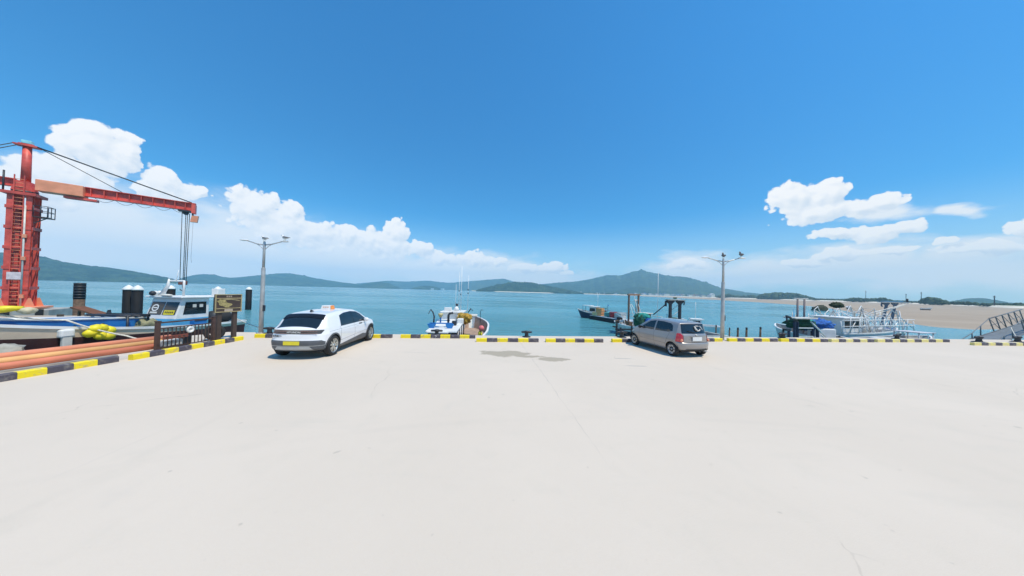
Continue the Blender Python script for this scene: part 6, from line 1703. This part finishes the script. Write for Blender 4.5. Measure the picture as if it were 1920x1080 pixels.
# --- grey hatchback -----------------------------------------------------------
kc = thing('hatchback_car', 'small grey hatchback with red tail lights and white number plate parked at the kerb', 'car', (6.97, 12.05, 0), R(13.5))
kc.scale = (0.97, 0.93, 0.955)
def profK(z, y):
    low = lerp(0.93, 1.0, sstep(0.2, 0.55, z))
    up = 1 - 0.05 * sstep(0.72, 0.98, z) - 0.19 * max(0.0, (z - 0.95) / 0.5) ** 1.25
    bulge = 1 + 0.012 * math.exp(-((z - 0.66) / 0.10) ** 2)
    return low * up * bulge
spK = dict(rear=-1.74, front=1.80, r=0.11, crown=0.06, rzone=0.42, wr=0.285, archtrim=0.03, rearcurve=0.08,
    top=[(-2.0, 0.93), (-1.74, 0.955), (-1.69, 1.00), (-1.50, 1.345), (-1.44, 1.42), (-1.2, 1.455), (-0.5, 1.49), (0, 1.485), (0.30, 1.44), (0.62, 1.26), (0.92, 1.06), (1.15, 0.98), (1.45, 0.90), (1.66, 0.80), (1.8, 0.70), (2.0, 0.6)],
    bot=[(-2, 0.33), (-1.7, 0.30), (-1.5, 0.26), (-0.9, 0.20), (0.9, 0.20), (1.6, 0.22), (2.0, 0.26)],
    plan=[(-2, 0.72), (-1.74, 0.745), (-1.4, 0.785), (-1.0, 0.80), (0, 0.795), (1.0, 0.80), (1.4, 0.77), (1.8, 0.70)],
    prof=profK,
    rearpush=lambda z: interp([(0.25, 0.10), (0.34, 0.02), (0.50, 0.0), (0.60, 0.01), (0.635, 0.06), (0.98, 0.075)], z),
    frontpush=lambda z: interp([(0.2, -0.06), (0.45, 0.0), (0.7, -0.02), (1.0, -0.1)], z),
    arches=[(-1.185, 0.325), (1.185, 0.325)],
    cuts=[
        ('side', [(-1.20, 1.05), (-1.14, 1.26), (-1.02, 1.345), (-0.6, 1.385), (-0.1, 1.38), (0.22, 1.315), (0.62, 1.06), (0.70, 0.955), (-0.2, 0.955), (-1.0, 0.985)], 2, (0,)),
        ('side', [(-0.21, 0.9), (-0.13, 0.9), (-0.145, 1.5), (-0.225, 1.5)], 0, (2,)),
        ('rear', [(-0.60, 0.985), (0.60, 0.985), (0.56, 1.325), (-0.56, 1.325)], 4, (0,)),
        ('rear', [(-0.58, 1.325), (0.58, 1.325), (0.56, 1.365), (-0.56, 1.365)], 5, (0,)),
        ('top', [(-0.58, 0.36), (0.58, 0.36), (0.68, 0.98), (-0.68, 0.98)], 6, (0,)),
        ('rearwide', [(0.60, 0.64), (0.90, 0.64), (0.90, 0.98), (0.63, 0.985), (0.585, 0.88)], 7, (0,)),
        ('rearwide', [(-0.60, 0.64), (-0.90, 0.64), (-0.90, 0.98), (-0.63, 0.985), (-0.585, 0.88)], 7, (0,)),
        ('rearwide', [(-0.62, 0.22), (0.62, 0.22), (0.50, 0.385), (-0.50, 0.385)], 8, (0,)),
        ('rearwide', [(-0.585, 0.622), (0.585, 0.622), (0.585, 0.636), (-0.585, 0.636)], 12, (0,)),
        ('rear', [(-0.585, 0.645), (-0.572, 0.645), (-0.572, 0.97), (-0.585, 0.97)], 12, (0,)),
        ('rear', [(0.572, 0.645), (0.585, 0.645), (0.585, 0.97), (0.572, 0.97)], 12, (0,)),
        ('side', [(-0.20, 0.24), (-0.19, 0.24), (-0.16, 0.96), (-0.17, 0.96)], 12, (0,)),
        ('side', [(0.78, 0.24), (0.79, 0.24), (0.80, 0.96), (0.79, 0.96)], 12, (0,)),
        ('side', [(-0.88, 0.50), (-0.868, 0.50), (-1.05, 0.98), (-1.062, 0.98)], 12, (0,)),
        ('side', [(-0.85, 0.235), (0.80, 0.235), (0.80, 0.25), (-0.85, 0.25)], 12, (0,)),
        ('side', [(-0.86, 0.445), (0.74, 0.465), (0.74, 0.50), (-0.86, 0.48)], 14, (0, 12)),
        ('front', [(-0.66, 0.62), (-0.36, 0.60), (-0.36, 0.76), (-0.66, 0.82)], 13, (0,)),
        ('front', [(0.36, 0.60), (0.66, 0.62), (0.66, 0.82), (0.36, 0.76)], 13, (0,)),
    ],
    parts={0: ('body', M['cargrey'], 0), 2: ('side_window', M['glass'], 0), 4: ('rear_window', M['glass'], 0.002), 5: ('window_top_seal', M['gloss'], 0.004), 6: ('windscreen', M['glass'], 0), 7: ('tail_light', M['redlens'], 0.010), 8: ('bumper_grille', M['clad'], -0.008), 12: ('panel_gap', M['seamdark'], -0.003), 13: ('headlight', M['platewhite'], 0), 14: ('door_rub_strip', M['cargrey'], 0.012), 30: ('wheel_arch_lip', M['cargrey'], 0.008)})
pK = build_car(kc, spK)
for y in (-1.185, 1.185):
    arch_liner(kc, y, 0.325, 0.42, 0.77)
    for s in (-1, 1): wheel(kc, s * 0.70, y, 0.285, 0.17, s, 7, M['rimsilver'], M['brakedark'], False)
q = MB(); q.box((0, 0, 0.27), (1.2, 3.0, 0.12)); q.build('underbody', M['rubber'], kc)
q = MB(); q.box((0, -1.70, 0.775), (0.46, 0.03, 0.16)); q.build('number_plate', M['platewhite'], kc, 0.006)
q = MB(); q.box((0, -1.685, 0.87), (0.62, 0.03, 0.03)); q.build('tailgate_handle', M['cargrey'], kc, 0.01)
q = MB(); q.ball((0, -1.688, 0.925), 0.05, 14, 8, (1.3, 0.3, 0.7)); q.build('emblem', M['rimbright'], kc)
for s in (-1, 1):
    q = MB(); q.ball((s * 0.665, -1.60, 0.71), 0.058, 12, 8, (1.0, 0.75, 1.0)); q.build('indicator_lens', M['amberlens'], [o_ for o_ in pK[(7, 'all')] if (o_.data.vertices[0].co.x > 0) == (s > 0)][0])
    q = MB(); q.ball((s * 0.86, 0.66, 1.0), 0.1, 14, 9, (0.95, 0.6, 0.75)); q.build('wing_mirror', M['gloss'], kc)
    for y in (-0.98, -0.02):
        q = MB(); q.box((s * 0.775, y + 0.02, 0.80), (0.022, 0.15, 0.03)); q.build('door_handle', M['cargrey'], kc, 0.008)
q = MB(); q.tube([(0.0, -1.2, 1.46), (0.0, -1.34, 1.62)], 0.005, 5); q.build('roof_antenna', M['gloss'], kc)
q = MB(); q.bar((-0.05, -1.63, 1.015), (-0.38, -1.58, 1.09), 0.02); q.build('rear_wiper', M['gloss'], kc)
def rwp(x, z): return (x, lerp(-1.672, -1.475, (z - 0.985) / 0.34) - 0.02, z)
q = MB(); q.tube([rwp(0.02, 1.27), rwp(0.03, 1.16), rwp(0.1, 1.10), rwp(0.2, 1.115), rwp(0.25, 1.17)], [0.035, 0.04, 0.03, 0.022, 0.012], 6); q.build('sticker_or_reflection', M['offwhite'], pK[4])  # reflections in the rear glass, put in as pale solid marks here and below
q = MB(); q.tube([rwp(0.06, 1.285), rwp(0.16, 1.285), rwp(0.24, 1.27)], [0.018, 0.022, 0.012], 6); q.build('sticker_or_reflection', M['offwhite'], pK[4])
q = MB(); q.tube([rwp(0.30, 1.29), rwp(0.335, 1.2), rwp(0.35, 1.13)], [0.018, 0.016, 0.01], 6); q.build('sticker_or_reflection', M['offwhite'], pK[4])
q = MB(); q.lathe([(0.03, -0.12), (0.03, 0.1)], 12, (0.42, -1.64, 0.27), 'Y'); q.build('exhaust_pipe', M['steel'], kc)

bpy.context.view_layer.update()
